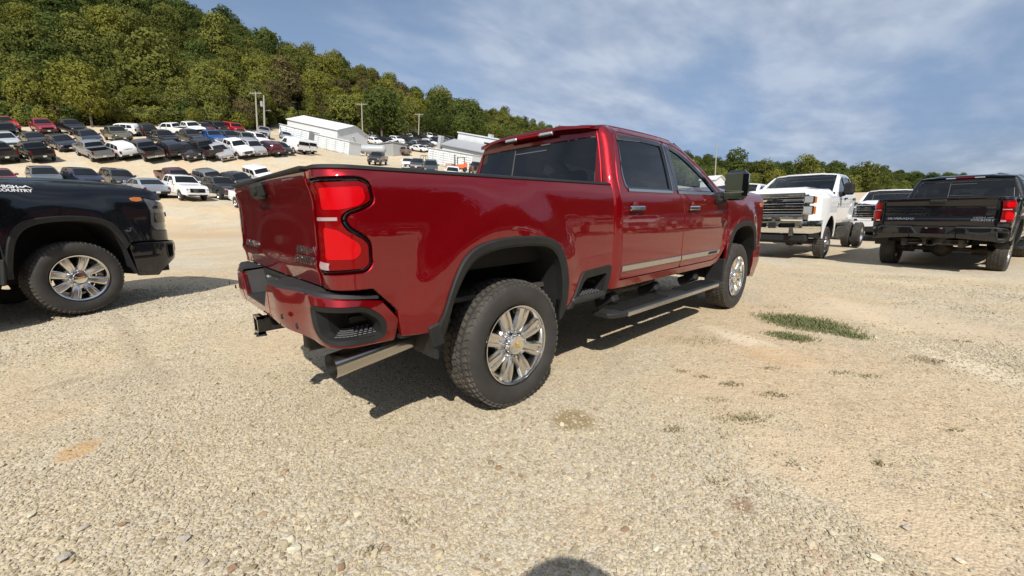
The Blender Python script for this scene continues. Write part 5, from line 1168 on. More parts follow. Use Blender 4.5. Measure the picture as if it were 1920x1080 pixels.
    xf = L_-.10; zb = {'pickup':.92,'suv':.74,'sedan':.62,'van':.86,'jeep':.98}[kind]; zt = {'pickup':1.05,'suv':.92,'sedan':.78,'van':1.15,'jeep':1.0}[kind]
    b = MB(); b.bbox((xf+.03, 0, zb-.05), (.16, Wd*1.16, .34 if kind in ('pickup','jeep') else .24), .04); mesh['grille'] = b.mesh('grille', fix=True)
    b = MB(); b.bbox((xf+.03, 0, zb-.34), (.16, Wd*1.86, .20), .05); mesh['front_bumper'] = b.mesh('front_bumper', fix=True)
    b = MB(); b.bbox((.03, 0, K_['z0']+.16), (.16, Wd*1.84, .20), .05); mesh['rear_bumper'] = b.mesh('rear_bumper', fix=True)
    for s in (-1, 1):
        b = MB(); b.bbox((xf-.04, s*Wd*.72, zb+.02), (.22, .30, .16), .04, Rz(-s*.25)); mesh['headlight|0|%d' % s] = b.mesh('headlight', fix=True)
        b = MB(); b.bbox((.09, s*(Wd-.10), zt+.05), (.18, .16, .34 if kind != 'sedan' else .16), .03); mesh['taillight|0|%d' % s] = b.mesh('taillight', fix=True)
        mx = K_['ws'][1][0]-.35; b = MB(); b.bbox((mx, s*(Wd+.08), belt+.10), (.12, .22, .17), .04); mesh['side_mirror|0|%d' % s] = b.mesh('side_mirror', fix=True)
    b = MB(); b.lathe([(R_*.62,.11),(R_*.66,.125),(R_*.9,.12),(R_,.08),(R_,-.08),(R_*.9,-.12),(R_*.66,-.125),(R_*.62,-.11)], 24); mesh['tyre'] = b.mesh('tyre', True, 50, True)
    b = MB(); b.lathe([(0,-.085),(R_*.16,-.09),(R_*.18,-.07),(R_*.55,-.07),(R_*.62,-.11),(R_*.62,.1)], 20)
    for k in range(6):
        t = k*PI/3; B = np.array([[math.cos(t), 0, math.sin(t)], [0, 1, 0], [-math.sin(t), 0, math.cos(t)]]).T; b.box(B @ np.array([R_*.38, -.085, 0]), (R_*.46, .03, R_*.13), B)
    mesh['rim'] = b.mesh('rim', True, 40, True)
    b = MB(); b.box((L_/2, 0, z0-.02+.08), (L_*.88, Wd*1.5, .12)); mesh['underbody'] = b.mesh('underbody')
    mesh['_K'] = K_; _km[kind] = mesh; return mesh
def add_slot(o, m):
    if len(o.data.materials) == 0: o.data.materials.append(M['black'])
    o.material_slots[0].link = 'OBJECT'; o.material_slots[0].material = m
def make_car(kind, col, loc, yaw, normal, label, group, small=False):
    ms = car_meshes(kind); K_ = ms['_K']; root = empty({'suv':'parked_wagon','sedan':'parked_sedan','pickup':'parked_pickup','van':'parked_van','jeep':'parked_off_roader'}[kind])
    n = Vector(normal); f = Vector((math.cos(yaw), math.sin(yaw), 0)); f = (f-n*f.dot(n)).normalized(); l = n.cross(f); s_ = rng.uniform(.97, 1.03)*.93
    o0 = Vector(loc)-f*(K_['L']/2*s_)-n*.03
    root.matrix_world = Matrix(((f.x*s_*.94, l.x*s_, n.x*s_*1.05, o0.x), (f.y*s_*.94, l.y*s_, n.y*s_*1.05, o0.y), (f.z*s_*.94, l.z*s_, n.z*s_*1.05, o0.z), (0, 0, 0, 1)))
    tag(root, label, {'suv':'car','sedan':'car','pickup':'pickup truck','van':'van','jeep':'off-roader'}[kind], group)
    pm = M['c_'+col]; grm = M['gloss'] if rng.uniform() < .5 or col in ('black','white') else M['satin']
    mm = {'body':pm,'bed_liner':M['dark'],'side_window':M['cglass'],'windshield':M['cglass'],'rear_window':M['cglass'],'grille':grm,'front_bumper':M['plastic'] if rng.uniform() < .5 else pm,'rear_bumper':M['satin'] if kind == 'pickup' and rng.uniform() < .5 else M['plastic'],
          'headlight':M['lensw'],'door_seam':M['dark'],'door_handle':M['dark'],'number_plate':M['letter'],'lower_grille':M['dark'],'taillight':M['lens'],'side_mirror':pm if kind != 'jeep' else M['plastic'],'underbody':M['dark']}
    for k, me in ms.items():
        nm = k.split('|')[0]
        if nm in ('_K', 'tyre', 'rim'): continue
        if small and nm in ('side_mirror', 'underbody', 'grille', 'front_bumper', 'rear_bumper', 'door_seam', 'door_handle', 'number_plate', 'lower_grille'): continue
        o = bpy.data.objects.new(nm, me); COL.objects.link(o); o.parent = root; add_slot(o, mm[nm])
    for x in K_['wr']:
        for s in (-1, 1):
            w = bpy.data.objects.new('wheel', ms['tyre']); COL.objects.link(w); w.parent = root; w.location = (x, s*(K_['W']/2-.14), K_['R']); w.rotation_euler = (0, rng.uniform(0, 6), 0 if s < 0 else PI); add_slot(w, M['tyre2'])
            if not small: r = bpy.data.objects.new('rim', ms['rim']); COL.objects.link(r); r.parent = w; add_slot(r, M['alloy'])
    return root
def on_terrain(u, v, D0):
    """where the line of sight through (u,v) meets the terrain, nearest to depth D0"""
    Ds = np.linspace(D0*.78, D0*1.30, 90); P = CAMP+ray(u, v)*Ds[:, None]; g = P[:,2]-terr(P[:,0], P[:,1]); k = np.where(np.sign(g[:-1]) != np.sign(g[1:]))[0]
    if len(k) == 0: i = int(np.argmin(np.abs(g)))
    else: i = k[np.argmin(np.abs(Ds[k]-D0))]
    return P[i]
def build_cars():
    for kind, col, u, v, D, h, label in CARS:
        p = on_terrain(u, v, D); x, y = p[0], p[1]; z = terr(x, y); n = tnormal(x, y, 1.6)
        g = 'vehicles in the far valley lot' if u > 640 else 'vehicles parked in rows on the hill lot'
        make_car(kind, col, (x, y, z), math.radians(h+rng.normal(0, 2.5)), n, label, g, D > 80)
build_cars()
# vehicles standing behind and beside the camera, seen mirrored in the red doors and windows
for k, (kd, cl, x, y, h, lab) in enumerate((('pickup','white',13.5,-12.5,170,'white pickup parked off to the right behind the camera'),('suv','white',18.5,-10.5,160,'white wagon parked off to the right behind the camera'),('pickup','char',24,-11,165,'charcoal pickup parked far right behind the camera'),
      ('suv','grey',-14,-13,20,'grey wagon parked behind the camera'),('pickup','black',-9,-17,10,'black pickup parked behind the camera'),('pickup','silver',3,-22,95,'silver pickup parked far behind the camera'),('suv','black',8,-21,95,'black wagon parked far behind the camera'),('pickup','red',31,-14,170,'red pickup parked far right behind the camera'))):
    make_car(kd, cl, (x, y, terr(x, y)), math.radians(h), (0, 0, 1), lab, 'vehicles standing out of frame', False)
# ------------------------------------------------------------------ the four near trucks
WSRC = make_wheel()
T_red = make_truck('red', 'dark red crew cab pickup with chrome door strips, closest to the camera', 'big pickups on the gravel', WSRC)
def bigtruck(body, label, x, y, z, yaw, P={}, **k):
    t = make_truck(body, label, 'big pickups on the gravel', WSRC, P); t.location = (x, y, z); t.rotation_euler = (0, 0, yaw); return t
bigtruck('black', 'black pickup nose at the left edge with white lettering on its hood side', -6.345, 3.29, .149, .456, {'strip':True, 'nose':.98})
bigtruck('black', 'black pickup seen tailgate-on at the right edge with red tail lamps', 11.473, -2.744, -.03, -.139)
_q = at_d(1655, 440, 15.6)
bigtruck('white', 'white pickup nose with gold emblem between the chassis cab and the black pickup', _q[0]+5.2, _q[1]+.1, 0, math.radians(179), {'cross':'gloss','handle':'plastic','strip':False})
def make_chassis_cab(label, px, py, pz, yaw):
    """medium-duty crew cab without a bed: local frame of the big pickup, raised, own nose"""
    root = empty('chassis_cab_truck'); tag(root, label, 'chassis cab truck', 'white chassis cab trucks')
    kids0 = set(bpy.data.objects)
    cab_common(root, 'white', {'trim':'plastic','handle':'plastic','strip':False,'mirrorcap':'plastic'})
    for o in bpy.data.objects:
        if o not in kids0 and o.parent == root: o.location = (-3.98, 0, .22)
    bm = M['white']
    # local: front axle x=0.  fenders, hood, grille
    def mh(s): return lambda u, z, d: np.c_[np.minimum(u, .78)+.17*np.sin(np.clip((u-.78)/.17, 0, PI/2)), s*(1.03+.02*np.cos((z-1.1)*2)-.10*sst((u-.2)/1.0)-.17*(1-np.cos(np.clip((u-.78)/.17, 0, PI/2)))-np.maximum(0, z-1.55)*.9-d), z]
    th = np.linspace(.1, PI-.1, 16); arch = [(.0+.52*math.cos(t), .47+.62*math.sin(t)) for t in th]
    for s in (-1, 1):
        b = MB(); panel(b, [(-.545,.60)]+arch[::-1]+[(.60,.98),(1.04,.98),(1.04,1.02),(1.04,1.3),(1.02,1.60),(.98,1.68),(.4,1.76),(-.5,1.79),(-.55,1.50)], mh(s), (), .05, .03, .005, s > 0); b.build('front_fender', bm, root)
        P_ = resample(np.array(arch), 24); b = MB(); a = mh(s)(P_[:,0], P_[:,1], np.full(24, .02)); c = a.copy(); c[:,1] = s*.5; b.add(np.vstack([a, c]), [(i, i+1, 25+i, 24+i) for i in range(23)]+[tuple(range(24, 48))]); b.build('wheel_well', M['dark'], root)
        for nm, z0_, z1_ in (('headlight', 1.40, 1.585), ('headlight', 1.13, 1.345)):
            b = MB(); b.bbox((.905, s*.745, (z0_+z1_)/2), (.12, .23, z1_-z0_), .015); hl = b.build(nm, M['chrome'], root, fix=True)
            b = MB(); b.bbox((.960, s*.735, (z0_+z1_)/2), (.02, .18, z1_-z0_-.035), .008); b.build('headlight_lens', M['lightgrey'], hl, fix=True)
            b = MB(); b.bbox((.915, s*.865, (z0_+z1_)/2), (.05, .07, z1_-z0_-.035), .008); b.build('turn_lamp', M['amber'], hl, fix=True)
        b = MB(); b.lathe([(0,.004),(.022,.003),(.024,0)] if s > 0 else [(0,-.004),(.022,-.003),(.024,0)], 16, c=(.55, s*.985, 1.50)); b.build('fender_emblem', M['satin'], root, fix=True)
    b = MB(); panel(b, [(-.62,-.84),(-.62,.84),(.4,.82),(.86,.76),(.90,.60),(.93,0),(.90,-.60),(.86,-.76),(.4,-.82)], lambda x, y, d: np.c_[x, y, 1.79-.03*sst((x-.1)/.6)-.14*sst((x-.62)/.32)+.05*sst((.6-np.abs(y))/.14)*(1-sst((x-.5)/.4))-.03*sst((np.abs(y)-.68)/.14)-d], (), .06, .03, .005, True); b.build('hood', bm, root, fix=True)
    b = MB(); b.box((.80, 0, 1.36), (.10, 1.86, .56)); b.box((.78, 0, 1.05), (.12, 1.80, .09)); b.build('nose_panel', bm, root, smooth=False)
    b = MB(); b.box((-.66, 0, 1.72), (.2, 1.6, .06)); b.build('cowl', M['plastic'], root)
    b = MB(); b.box((.86, 0, 1.32), (.05, 1.28, .56)); b.build('grille_backing', M['dark'], root)
    b = MB()
    for z, h in ((1.635,.07),(1.335,.035),(1.06,.05)): b.bbox((.93, 0, z), (.09, 1.30, h), .015)
    for s in (-1, 1): b.bbox((.925, s*.635, 1.35), (.08, .035, .60), .012)
    gr = b.build('grille_surround', M['chrome'], root, fix=True)
    for z in (1.565, 1.485, 1.40, 1.26, 1.19, 1.12):
        b = MB(); b.bbox((.915, 0, z), (.05, 1.23, .020 if z != 1.485 else .058), .006, Ry(.12)); b.build('grille_bar', M['chrome'], gr, fix=True)
    b = MB(); b.prism(ccw([(y*.19, 1.475+z*.17) for y, z in BOWTIE]), 0, 1, lambda p, q, c: np.c_[.965+.012*c, p, q]); b.build('emblem', M['gloss'], gr, smooth=False, fix=True)
    b = MB(); b.prism(ccw([(y*.205, 1.475+z*.19) for y, z in BOWTIE]), 0, 1, lambda p, q, c: np.c_[.958+.010*c, p, q]); b.build('emblem_rim', M['chrome'], gr, smooth=False, fix=True)
    # bumper: bright steel with slots
    def mbf(a, z, d): return np.c_[.97-.16*sst((np.abs(a)-.62)/.42)-.05*sst((.75-z)/.15)-.03*np.abs(z-.83)/.1*.3-d, a, z]
    b = MB(); panel(b, rnd([(-1.02,.70),(-.85,.66),(.85,.66),(1.02,.70),(1.03,.97),(-1.03,.97)], .03), mbf, [rnd([(-.50,.80),(-.14,.80),(-.14,.92),(-.50,.92)], .03), rnd([(.14,.80),(.50,.80),(.50,.92),(.14,.92)], .03)], .05, .03, .006); bu = b.build('front_bumper', M['chrome'], root, fix=True)
    b = MB(); b.box((.86, 0, .86), (.04, 1.1, .14)); b.bbox((.985, 0, .86), (.03, .17, .15), .006); b.build('bumper_slot_backing', M['dark'], bu, fix=True)
    b = MB(); b.bbox((.74, 0, .54), (.3, 1.5, .20), .04); b.build('front_crossmember', M['dark'], root, fix=True)
    b = MB(); b.bbox((0, 0, .42), (.16, 1.7, .14), .03); b.lathe([(0,.14),(.12,.10),(.15,0),(.12,-.1),(0,-.14)], 16, axis='x', c=(0, .2, .42))
    for s in (-1, 1): b.bbox((-2.2, s*.43, .70), (6.4, .08, .22), .01); b.bbox((-.1, s*.42, .55), (1.3, .07, .05), .01)
    for x in (-5.3, -4.6, -3.9, -3.3, -2.5): b.box((x, 0, .70), (.09, .8, .14))
    b.tube([(-4.6, -.9, .42), (-4.6, .9, .42)], .07, 12); b.bbox((-2.3, .70, .58), (1.0, .40, .40), .04); b.bbox((-3.35, -.66, .62), (.8, .35, .35), .04); b.tube([(-5.0, .3, .78), (-3.0, .3, .80)], .02, 6)
    b.build('chassis_frame', M['under'], root, fix=True)
    # wheels
    def wheel(xx, s, y, dish):
        t = MB(); t.lathe([(.25,.10),(.27,.115),(.36,.115),(.395,.09),(.402,0),(.395,-.09),(.36,-.115),(.27,-.115),(.25,-.10)], 44); w = t.build('wheel', M['rubber'], root, fix=True); w.location = (xx, s*y, .40); w.rotation_euler = (0, 0, 0 if s < 0 else PI)
        tr = MB()
        for k in range(40):
            th_ = 2*PI*k/40
            for yy in (-.07, -.025, .025, .07): c, s_ = math.cos(th_), math.sin(th_); B = np.array([[-s_, 0, c], [0, 1, 0], [c, 0, s_]]).T; tr.box((.402*c, yy, .402*s_), (.045, .036, .012), B)
        tag(tr.build('tread', M['tread'], w, smooth=False), kind='stuff')
        r = MB()
        if dish: r.lathe([(0,.02),(.09,.02),(.12,.0),(.22,.05),(.25,-.10)], 32)
        else: r.lathe([(0,-.19),(.05,-.19),(.075,-.17),(.08,-.11),(.15,-.10),(.19,-.06),(.235,-.09),(.25,-.10)], 32)
        ro = r.build('rim', M['polished'], w, fix=True)
        if not dish:
            for k in range(10): q = MB(); t_ = 2*PI*k/10; q.lathe([(0,-.135),(.012,-.13),(.013,-.10)], 8, c=(.11*math.cos(t_), 0, .11*math.sin(t_))); q.build('lug_nut', M['chrome'], ro, fix=True)
        return w
    for s in (-1, 1): wheel(0, s, .90, False); wheel(-4.6, s, .93, True); wheel(-4.6, s, .66, True)
    for s in (-1, 1):
        m_ = m_cab(s); b = MB()
        if s > 0: text_on(b, 'SILVERADO', .05, m_, 3.30, 1.16, .001, .001, 1.3, True, .003); text_on(b, '5500 HD', .045, m_, 3.30, 1.10, .001, .001, 1.3, True, .003)
        else: text_on(b, 'SILVERADO', .05, m_, 3.30, 1.16, .001, .001, 1.3, False, .003); text_on(b, '5500 HD', .045, m_, 3.30, 1.10, .001, .001, 1.3, False, .003)
        o = b.build('door_lettering', M['gloss'], root, fix=True); o.location = (-3.98, 0, .22)
    b = MB()
    for y in (-.36, -.18, 0, .18, .36): b.bbox((-1.62, y, 2.262), (.10, .05, .025), .01)
    b.build('roof_marker', M['amber'], root, fix=True)
    root.location = (px, py, pz); root.rotation_euler = (0, 0, yaw); return root
make_chassis_cab('white chassis cab truck with chrome grille and bumper, front toward us', 11.53, .37, .03, -3.168)
make_chassis_cab('white chassis cab truck mostly hidden behind the red truck mirror', 14.1, 3.05, .0, math.radians(-178))
# ------------------------------------------------------------------ buildings, containers, poles
def ribbed(name, base, rough=.5, scale=14, ax=0, metal=0.0):
    m, N, L, p = mat(name); setp(p, base=base, rough=rough, metal=metal); tc = N.new('ShaderNodeTexCoord')
    n = N.new('ShaderNodeTexNoise'); n.inputs['Scale'].default_value = .6; n.inputs['Detail'].default_value = 8; L.new(tc.outputs['Object'], n.inputs[0])
    r = N.new('ShaderNodeMapRange'); r.inputs[1].default_value = .35; r.inputs[2].default_value = .75; r.inputs[3].default_value = 0; r.inputs[4].default_value = .35; L.new(n.outputs[0], r.inputs[0])
    mx = N.new('ShaderNodeMixRGB'); mx.inputs[1].default_value = tuple(base)+(1,); mx.inputs[2].default_value = tuple(x*.7 for x in base)+(1,); L.new(r.outputs[0], mx.inputs[0]); L.new(mx.outputs[0], p.inputs['Base Color'])
    return m
M['metalwhite'] = ribbed('white_sheet_metal', (.66,.69,.72)); M['metalgrey'] = ribbed('grey_sheet_metal', (.40,.43,.47)); M['doorwhite'] = ribbed('white_roll_door', (.72,.76,.78)); M['bluegrey'] = ribbed('pale_blue_wall', (.50,.57,.63)); M['roofgrey'] = ribbed('dull_grey_roof', (.30,.31,.33)); M['concrete'] = ribbed('concrete', (.34,.34,.33), .9)
M['pole'] = plain('weathered_pole_wood', (.30,.27,.23), .9); M['tank'] = plain('grey_tank_paint', (.36,.38,.40), .5); M['orange'] = plain('orange_machine_paint', (.62,.12,.03), .5)
def frame_at(u, v, D, u2, v2, D2):
    a = at_d(u, v, D); b = at_d(u2, v2, D2); return a, b
def wall_box(name, a, b, depth, h, mt, parent, z0=None):
    """a,b: the two visible base corners (left to right), depth pushes away from camera"""
    a, b = np.array(a[:2]), np.array(b[:2]); e = b-a; L_ = np.linalg.norm(e); e /= L_; nrm = np.array([-e[1], e[0]]); return e, nrm, L_
def site_obj(name, label, cat, a, b, group=None):
    """Empty at a with x along a->b, y away from the camera, z up"""
    a, b = np.array(a, float), np.array(b, float); e = b-a; e[2] = 0; L_ = np.linalg.norm(e); yaw = math.atan2(e[1], e[0]); o = empty(name, (a[0], a[1], min(a[2], b[2])), (0, 0, yaw)); tag(o, label, cat, group); return o, L_
def site_obj2(name, label, cat, a, b, group=None):
    """the same, with the base line following the slope from a to b"""
    e = np.array(b)-np.array(a); o = empty(name, tuple(a), (0, -math.atan2(e[2], np.hypot(e[0], e[1])), math.atan2(e[1], e[0]))); tag(o, label, cat, group); return o, float(np.linalg.norm(e))
def ribs(mb, L_, y, z0, z1, step=.6, t=.03):
    n = int(L_/step)
    for i in range(n+1): mb.box((i*L_/n, y, (z0+z1)/2), (.07, t, z1-z0))
def tz(p): return float(terr(p[0], p[1]))
# gabled white building with storage units in front
a, b = at_d(533, 223, 92), at_d(626, 243, 86); a[2] -= 4.7; b[2] -= 4.7
r, L_ = site_obj2('metal_building', 'white gabled metal building behind the row of storage units', 'building', a, b)
dz = 0.0
MBD = MB(); base = min(0, dz)-1
def gable(root, L_, W_, H, hr, y0, wall, roofm, z0=-2.0, over=.25):
    b_ = MB(); b_.add([(0,y0,z0),(L_,y0,z0),(L_,y0+W_,z0),(0,y0+W_,z0),(0,y0,H),(L_,y0,H),(L_,y0+W_,H),(0,y0+W_,H),(0,y0+W_/2,H+hr),(L_,y0+W_/2,H+hr)], [(0,1,5,4),(1,2,6,9,5),(2,3,7,6),(3,0,4,8,7)]); w_ = b_.build('wall', wall, root, smooth=False, fix=True)
    b_ = MB(); n = int(L_/.9)
    for i in range(n): b_.box(((i+.5)*L_/n, y0-.015, (H+z0)/2), (.06, .03, H-z0-.1))
    tag(b_.build('wall_ribs', wall, w_, smooth=False), kind='stuff')
    for s in (0, 1):
        b_ = MB(); e0, e1 = (y0-over, H-over*hr/(W_/2)), (y0+W_/2, H+hr)
        if s: e0 = (y0+W_+over, H-over*hr/(W_/2))
        b_.add([(-over,e0[0],e0[1]+.04),(L_+over,e0[0],e0[1]+.04),(L_+over,e1[0],e1[1]+.05),(-over,e1[0],e1[1]+.05),(-over,e0[0],e0[1]-.06),(L_+over,e0[0],e0[1]-.06),(L_+over,e1[0],e1[1]-.05),(-over,e1[0],e1[1]-.05)], [(0,1,2,3),(4,5,1,0),(5,6,2,1),(7,4,0,3),(4,7,6,5)])
        ro = b_.build('roof', roofm, root, smooth=False, fix=True)
        b_ = MB()
        for i in range(n+1):
            t = -over+(L_+2*over)*i/n; b_.add([(t-.03,e0[0],e0[1]+.04),(t+.03,e0[0],e0[1]+.04),(t+.03,e1[0],e1[1]+.05),(t-.03,e1[0],e1[1]+.05),(t-.03,e0[0],e0[1]+.09),(t+.03,e0[0],e0[1]+.09),(t+.03,e1[0],e1[1]+.10),(t-.03,e1[0],e1[1]+.10)], [(4,5,6,7),(0,1,5,4),(1,2,6,5),(3,0,4,7)])
        tag(b_.build('roof_ribs', roofm, ro, smooth=False, fix=True), kind='stuff')
gable(r, L_, 8.5, 4.7, 1.5, 0, M['metalwhite'], M['metalwhite'])
b_ = MB(); b_.bbox((L_*.55, 4.0, 5.8+max(0,dz)), (.8, .8, .5), .05); b_.build('roof_vent', M['metalgrey'], r)
b_ = MB(); b_.bbox((L_+.05, 5.5, 1.1+max(0,dz)), (.10, 1.0, 2.1), .02); b_.build('door', M['metalgrey'], r)
b_ = MB(); b_.bbox((L_+.1, 4.2, 3.9+max(0,dz)), (.3, .4, .3), .05); b_.build('wall_lamp', M['metalgrey'], r)
def storage_row(u0, v0, D0, u1, v1, D1, n, h, label, name='storage_units', depth=3.0, gap=None, group='long rows of white storage units'):
    a, b = at_d(u0, v0, D0), at_d(u1, v1, D1); a[2], b[2] = tz(a), tz(b)
    e = b-a; L3 = np.linalg.norm(e); yaw = math.atan2(e[1], e[0]); pit = -math.atan2(e[2], np.hypot(e[0], e[1])); o = empty(name, tuple(a), (0, pit, yaw)); tag(o, label, 'storage units', group)
    for i in range(n):
        x0, x1 = L3*i/n, L3*(i+1)/n
        if gap == i: continue
        b_ = MB(); b_.box(((x0+x1)/2, depth/2, h/2), (x1-x0-.05, depth, h)); un = b_.build('unit', M['metalwhite'], o, smooth=False)
        w = (x1-x0)*.74; d_ = MB(); d_.box(((x0+x1)/2, -.03, h*.46), (w, .04, h*.84)); dd = d_.build('roll_door', M['doorwhite'], un, smooth=False)
        s_ = MB()
        for k in range(6): s_.box(((x0+x1)/2, -.07, h*(.10+.14*k)), (w, .03, .07))
        s_.box(((x0+x1)/2, -.06, h*.46), (.10, .05, h*.84)); tag(s_.build('door_slats', M['metalgrey'], un, smooth=False), kind='stuff')
    b_ = MB(); b_.box((L3/2, depth/2-.05, h+.05), (L3+.1, depth+.25, .10)); b_.build('roof', M['metalwhite'], o, smooth=False)
    return o
storage_row(522, 259, 80, 577, 270, 79, 2, 2.55, 'upper pair of large white roll-door storage units beside the gabled building', group=None, name='storage_units')
storage_row(588, 271, 79, 653, 288, 76, 4, 2.35, 'four white roll-door units stepping down below the gabled building', group=None)
# right-hand containers and the big metal building behind them
storage_row(801, 308, 80, 883, 325, 74, 4, 2.9, 'white container row in front of the pale blue metal building', group=None, name='container_row', depth=2.5)
a, b = at_d(826, 305, 90), at_d(935, 330, 82); r, L_ = site_obj2('workshop_building', 'pale blue workshop with a grey lean-to roof and a white upper storey', 'building', a, b)
hh = 3.9; b_ = MB(); b_.box((L_/2, 4, hh/2-1), (L_, 8, hh+2)); w_ = b_.build('wall', M['bluegrey'], r, smooth=False)
b_ = MB(); b_.add([(-.3,-.5,hh),(L_+.3,-.5,hh),(L_+.3,3.6,hh+1.6),(-.3,3.6,hh+1.6),(-.3,-.5,hh-.15),(L_+.3,-.5,hh-.15)], [(0,1,2,3),(4,5,1,0)]); b_.build('lean_to_roof', M['roofgrey'], r, smooth=False)
b_ = MB(); b_.box((L_*.50, 8.0, hh+.6), (L_*.95, 8, 4.8)); up = b_.build('upper_storey', M['metalwhite'], r, smooth=False)
b_ = MB(); b_.box((L_*.50, 8.0, hh+3.1), (L_*.95+.4, 8.4, .22)); b_.build('parapet', M['metalwhite'], r, smooth=False)
for xx, w in ((.58, 2.6), (.84, 2.2)): b_ = MB(); b_.box((L_*xx, 3.97, hh+1.9), (w, .06, .28)); b_.build('strip_window', M['cglass'], up, smooth=False)
b_ = MB(); b_.box((L_*.52, 5.5, hh+3.4), (.9, .9, .9)); b_.build('roof_vent', M['metalgrey'], r, smooth=False); b_ = MB(); b_.box((-.9, .2, 2.2), (.8, 1.0, 6.6)); b_.build('grey_column', M['metalgrey'], r, smooth=False)
for xx in (.3, .62): b_ = MB(); b_.lathe([(0,-.3),(.22,-.28),(.25,-.1),(.25,0)], 12, c=(L_*xx, -.02, 2.9)); b_.build('wall_fan', M['metalgrey'], r)
# concrete blocks, tank
a, b = at_d(678, 288, 88), at_d(735, 296, 84); a[2], b[2] = tz(a), tz(b); r, L_ = site_obj('concrete_shed', 'long grey block shed right of the storage units', 'shed', a, b); b_ = MB(); b_.box((L_/2, 2.5, 1.2), (L_, 4, 3.4)); b_.build('wall', M['concrete'], r, smooth=False); b_ = MB(); b_.box((L_/2, 2.5, 2.98), (L_+.3, 4.4, .16)); b_.build('roof', M['roofgrey'], r, smooth=False)
p = at_d(700, 292, 82); r = empty('storage_tank', (p[0], p[1], tz(p)), (0, 0, math.radians(-35))); tag(r, 'grey horizontal storage tank on stands before the grey shed', 'tank')
b_ = MB(); b_.lathe([(0,-2.6),(.45,-2.5),(.78,-2.2),(.85,-1.9),(.85,1.9),(.78,2.2),(.45,2.5),(0,2.6)], 24, axis='x', c=(0, 0, 1.35)); b_.build('tank_shell', M['tank'], r, fix=True)
for x in (-1.4, 1.4): b_ = MB(); b_.box((x, 0, .4), (.25, 1.3, .85)); b_.build('stand', M['concrete'], r, smooth=False)
p = at_d(666, 292, 80); r = empty('cooling_unit', (p[0], p[1], tz(p)), (0, 0, -.5)); tag(r, 'white cabinet cooling unit standing left of the grey tank', 'cabinet'); b_ = MB(); b_.bbox((0,0,1.0), (1.3,1.0,2.0), .05); b_.build('cabinet', M['metalwhite'], r, fix=True); b_ = MB(); b_.box((0,-.52,1.2), (.9,.04,.9)); b_.build('vent_panel', M['metalgrey'], r, smooth=False)
# forklift
p = at_d(862, 322, 66); r = empty('forklift', (p[0], p[1], tz(p)), (0, 0, math.radians(150))); tag(r, 'orange forklift standing in front of the white containers', 'forklift')
b_ = MB(); b_.bbox((-.3,0,.75), (1.7,1.1,.7), .12); b_.bbox((-.95,0,.95), (.5,1.05,.8), .1); b_.build('body', M['orange'], r, fix=True)
b_ = MB()
for x, y in ((.35,.45),(.35,-.45),(-.75,.45),(-.75,-.45)): b_.tube([(x,y,1.0),(x-.08,y,2.15)], .04, 6)
b_.box((-.25,0,2.17), (1.25,1.0,.06)); b_.build('overhead_guard', M['gloss'], r)
b_ = MB()
for y in (-.32,.32): b_.box((.72,y,1.35), (.12,.10,2.5))
b_.box((.74,0,2.3), (.1,.7,.1)); b_.box((.74,0,.6), (.1,.8,.1)); b_.build('mast', M['gloss'], r, smooth=False)
for y in (-.25,.25): b_ = MB(); b_.box((1.3,y,.12), (1.1,.12,.05)); b_.build('fork', M['under'], r, smooth=False)
for x, y in ((.35,.5),(.35,-.5),(-.85,.5),(-.85,-.5)): b_ = MB(); b_.lathe([(0,.12),(.30,.1),(.34,0),(.30,-.1),(0,-.12)], 16, c=(x,y,.34)); b_.build('wheel', M['tyre2'], r, fix=True)
p = at_d(845, 321, 66); r = empty('pallet_load', (p[0], p[1], tz(p)), (0,0,.4)); tag(r, 'tan crate on a pallet left of the orange forklift', 'crate'); b_ = MB(); b_.bbox((0,0,.6), (1.3,1.1,.9), .03); b_.build('crate', plain('tan_cardboard', (.42,.25,.16), .8), r, fix=True)
b_ = MB()
for y in (-.45,0,.45): b_.box((0,y,.07), (1.3,.1,.12))
b_.build('pallet', M['pole'], r, smooth=False)
p = at_d(795, 309, 74); r = empty('utility_cart', (p[0], p[1], tz(p)), (0,0,-1.0)); tag(r, 'small yellow-black utility cart left of the container row', 'cart'); b_ = MB(); b_.bbox((0,0,.6), (2.3,1.2,.5), .1); b_.build('body', plain('yellow_paint', (.5,.32,.08), .5), r, fix=True)
b_ = MB()
for x in (-.3,.6):
    b_.tube([(x,-.55,.8),(x,-.5,1.75),(x,.5,1.75),(x,.55,.8)], .04, 6)
b_.tube([(-.3,-.5,1.75),(.6,-.5,1.75)], .04, 6); b_.tube([(-.3,.5,1.75),(.6,.5,1.75)], .04, 6); b_.build('roll_cage', M['gloss'], r)
for x in (-.75,.75):
    for y in (-.55,.55): b_ = MB(); b_.lathe([(0,.1),(.26,.1),(.30,0),(.26,-.1),(0,-.1)], 14, c=(x,y,.30)); b_.build('wheel', M['tyre2'], r, fix=True)
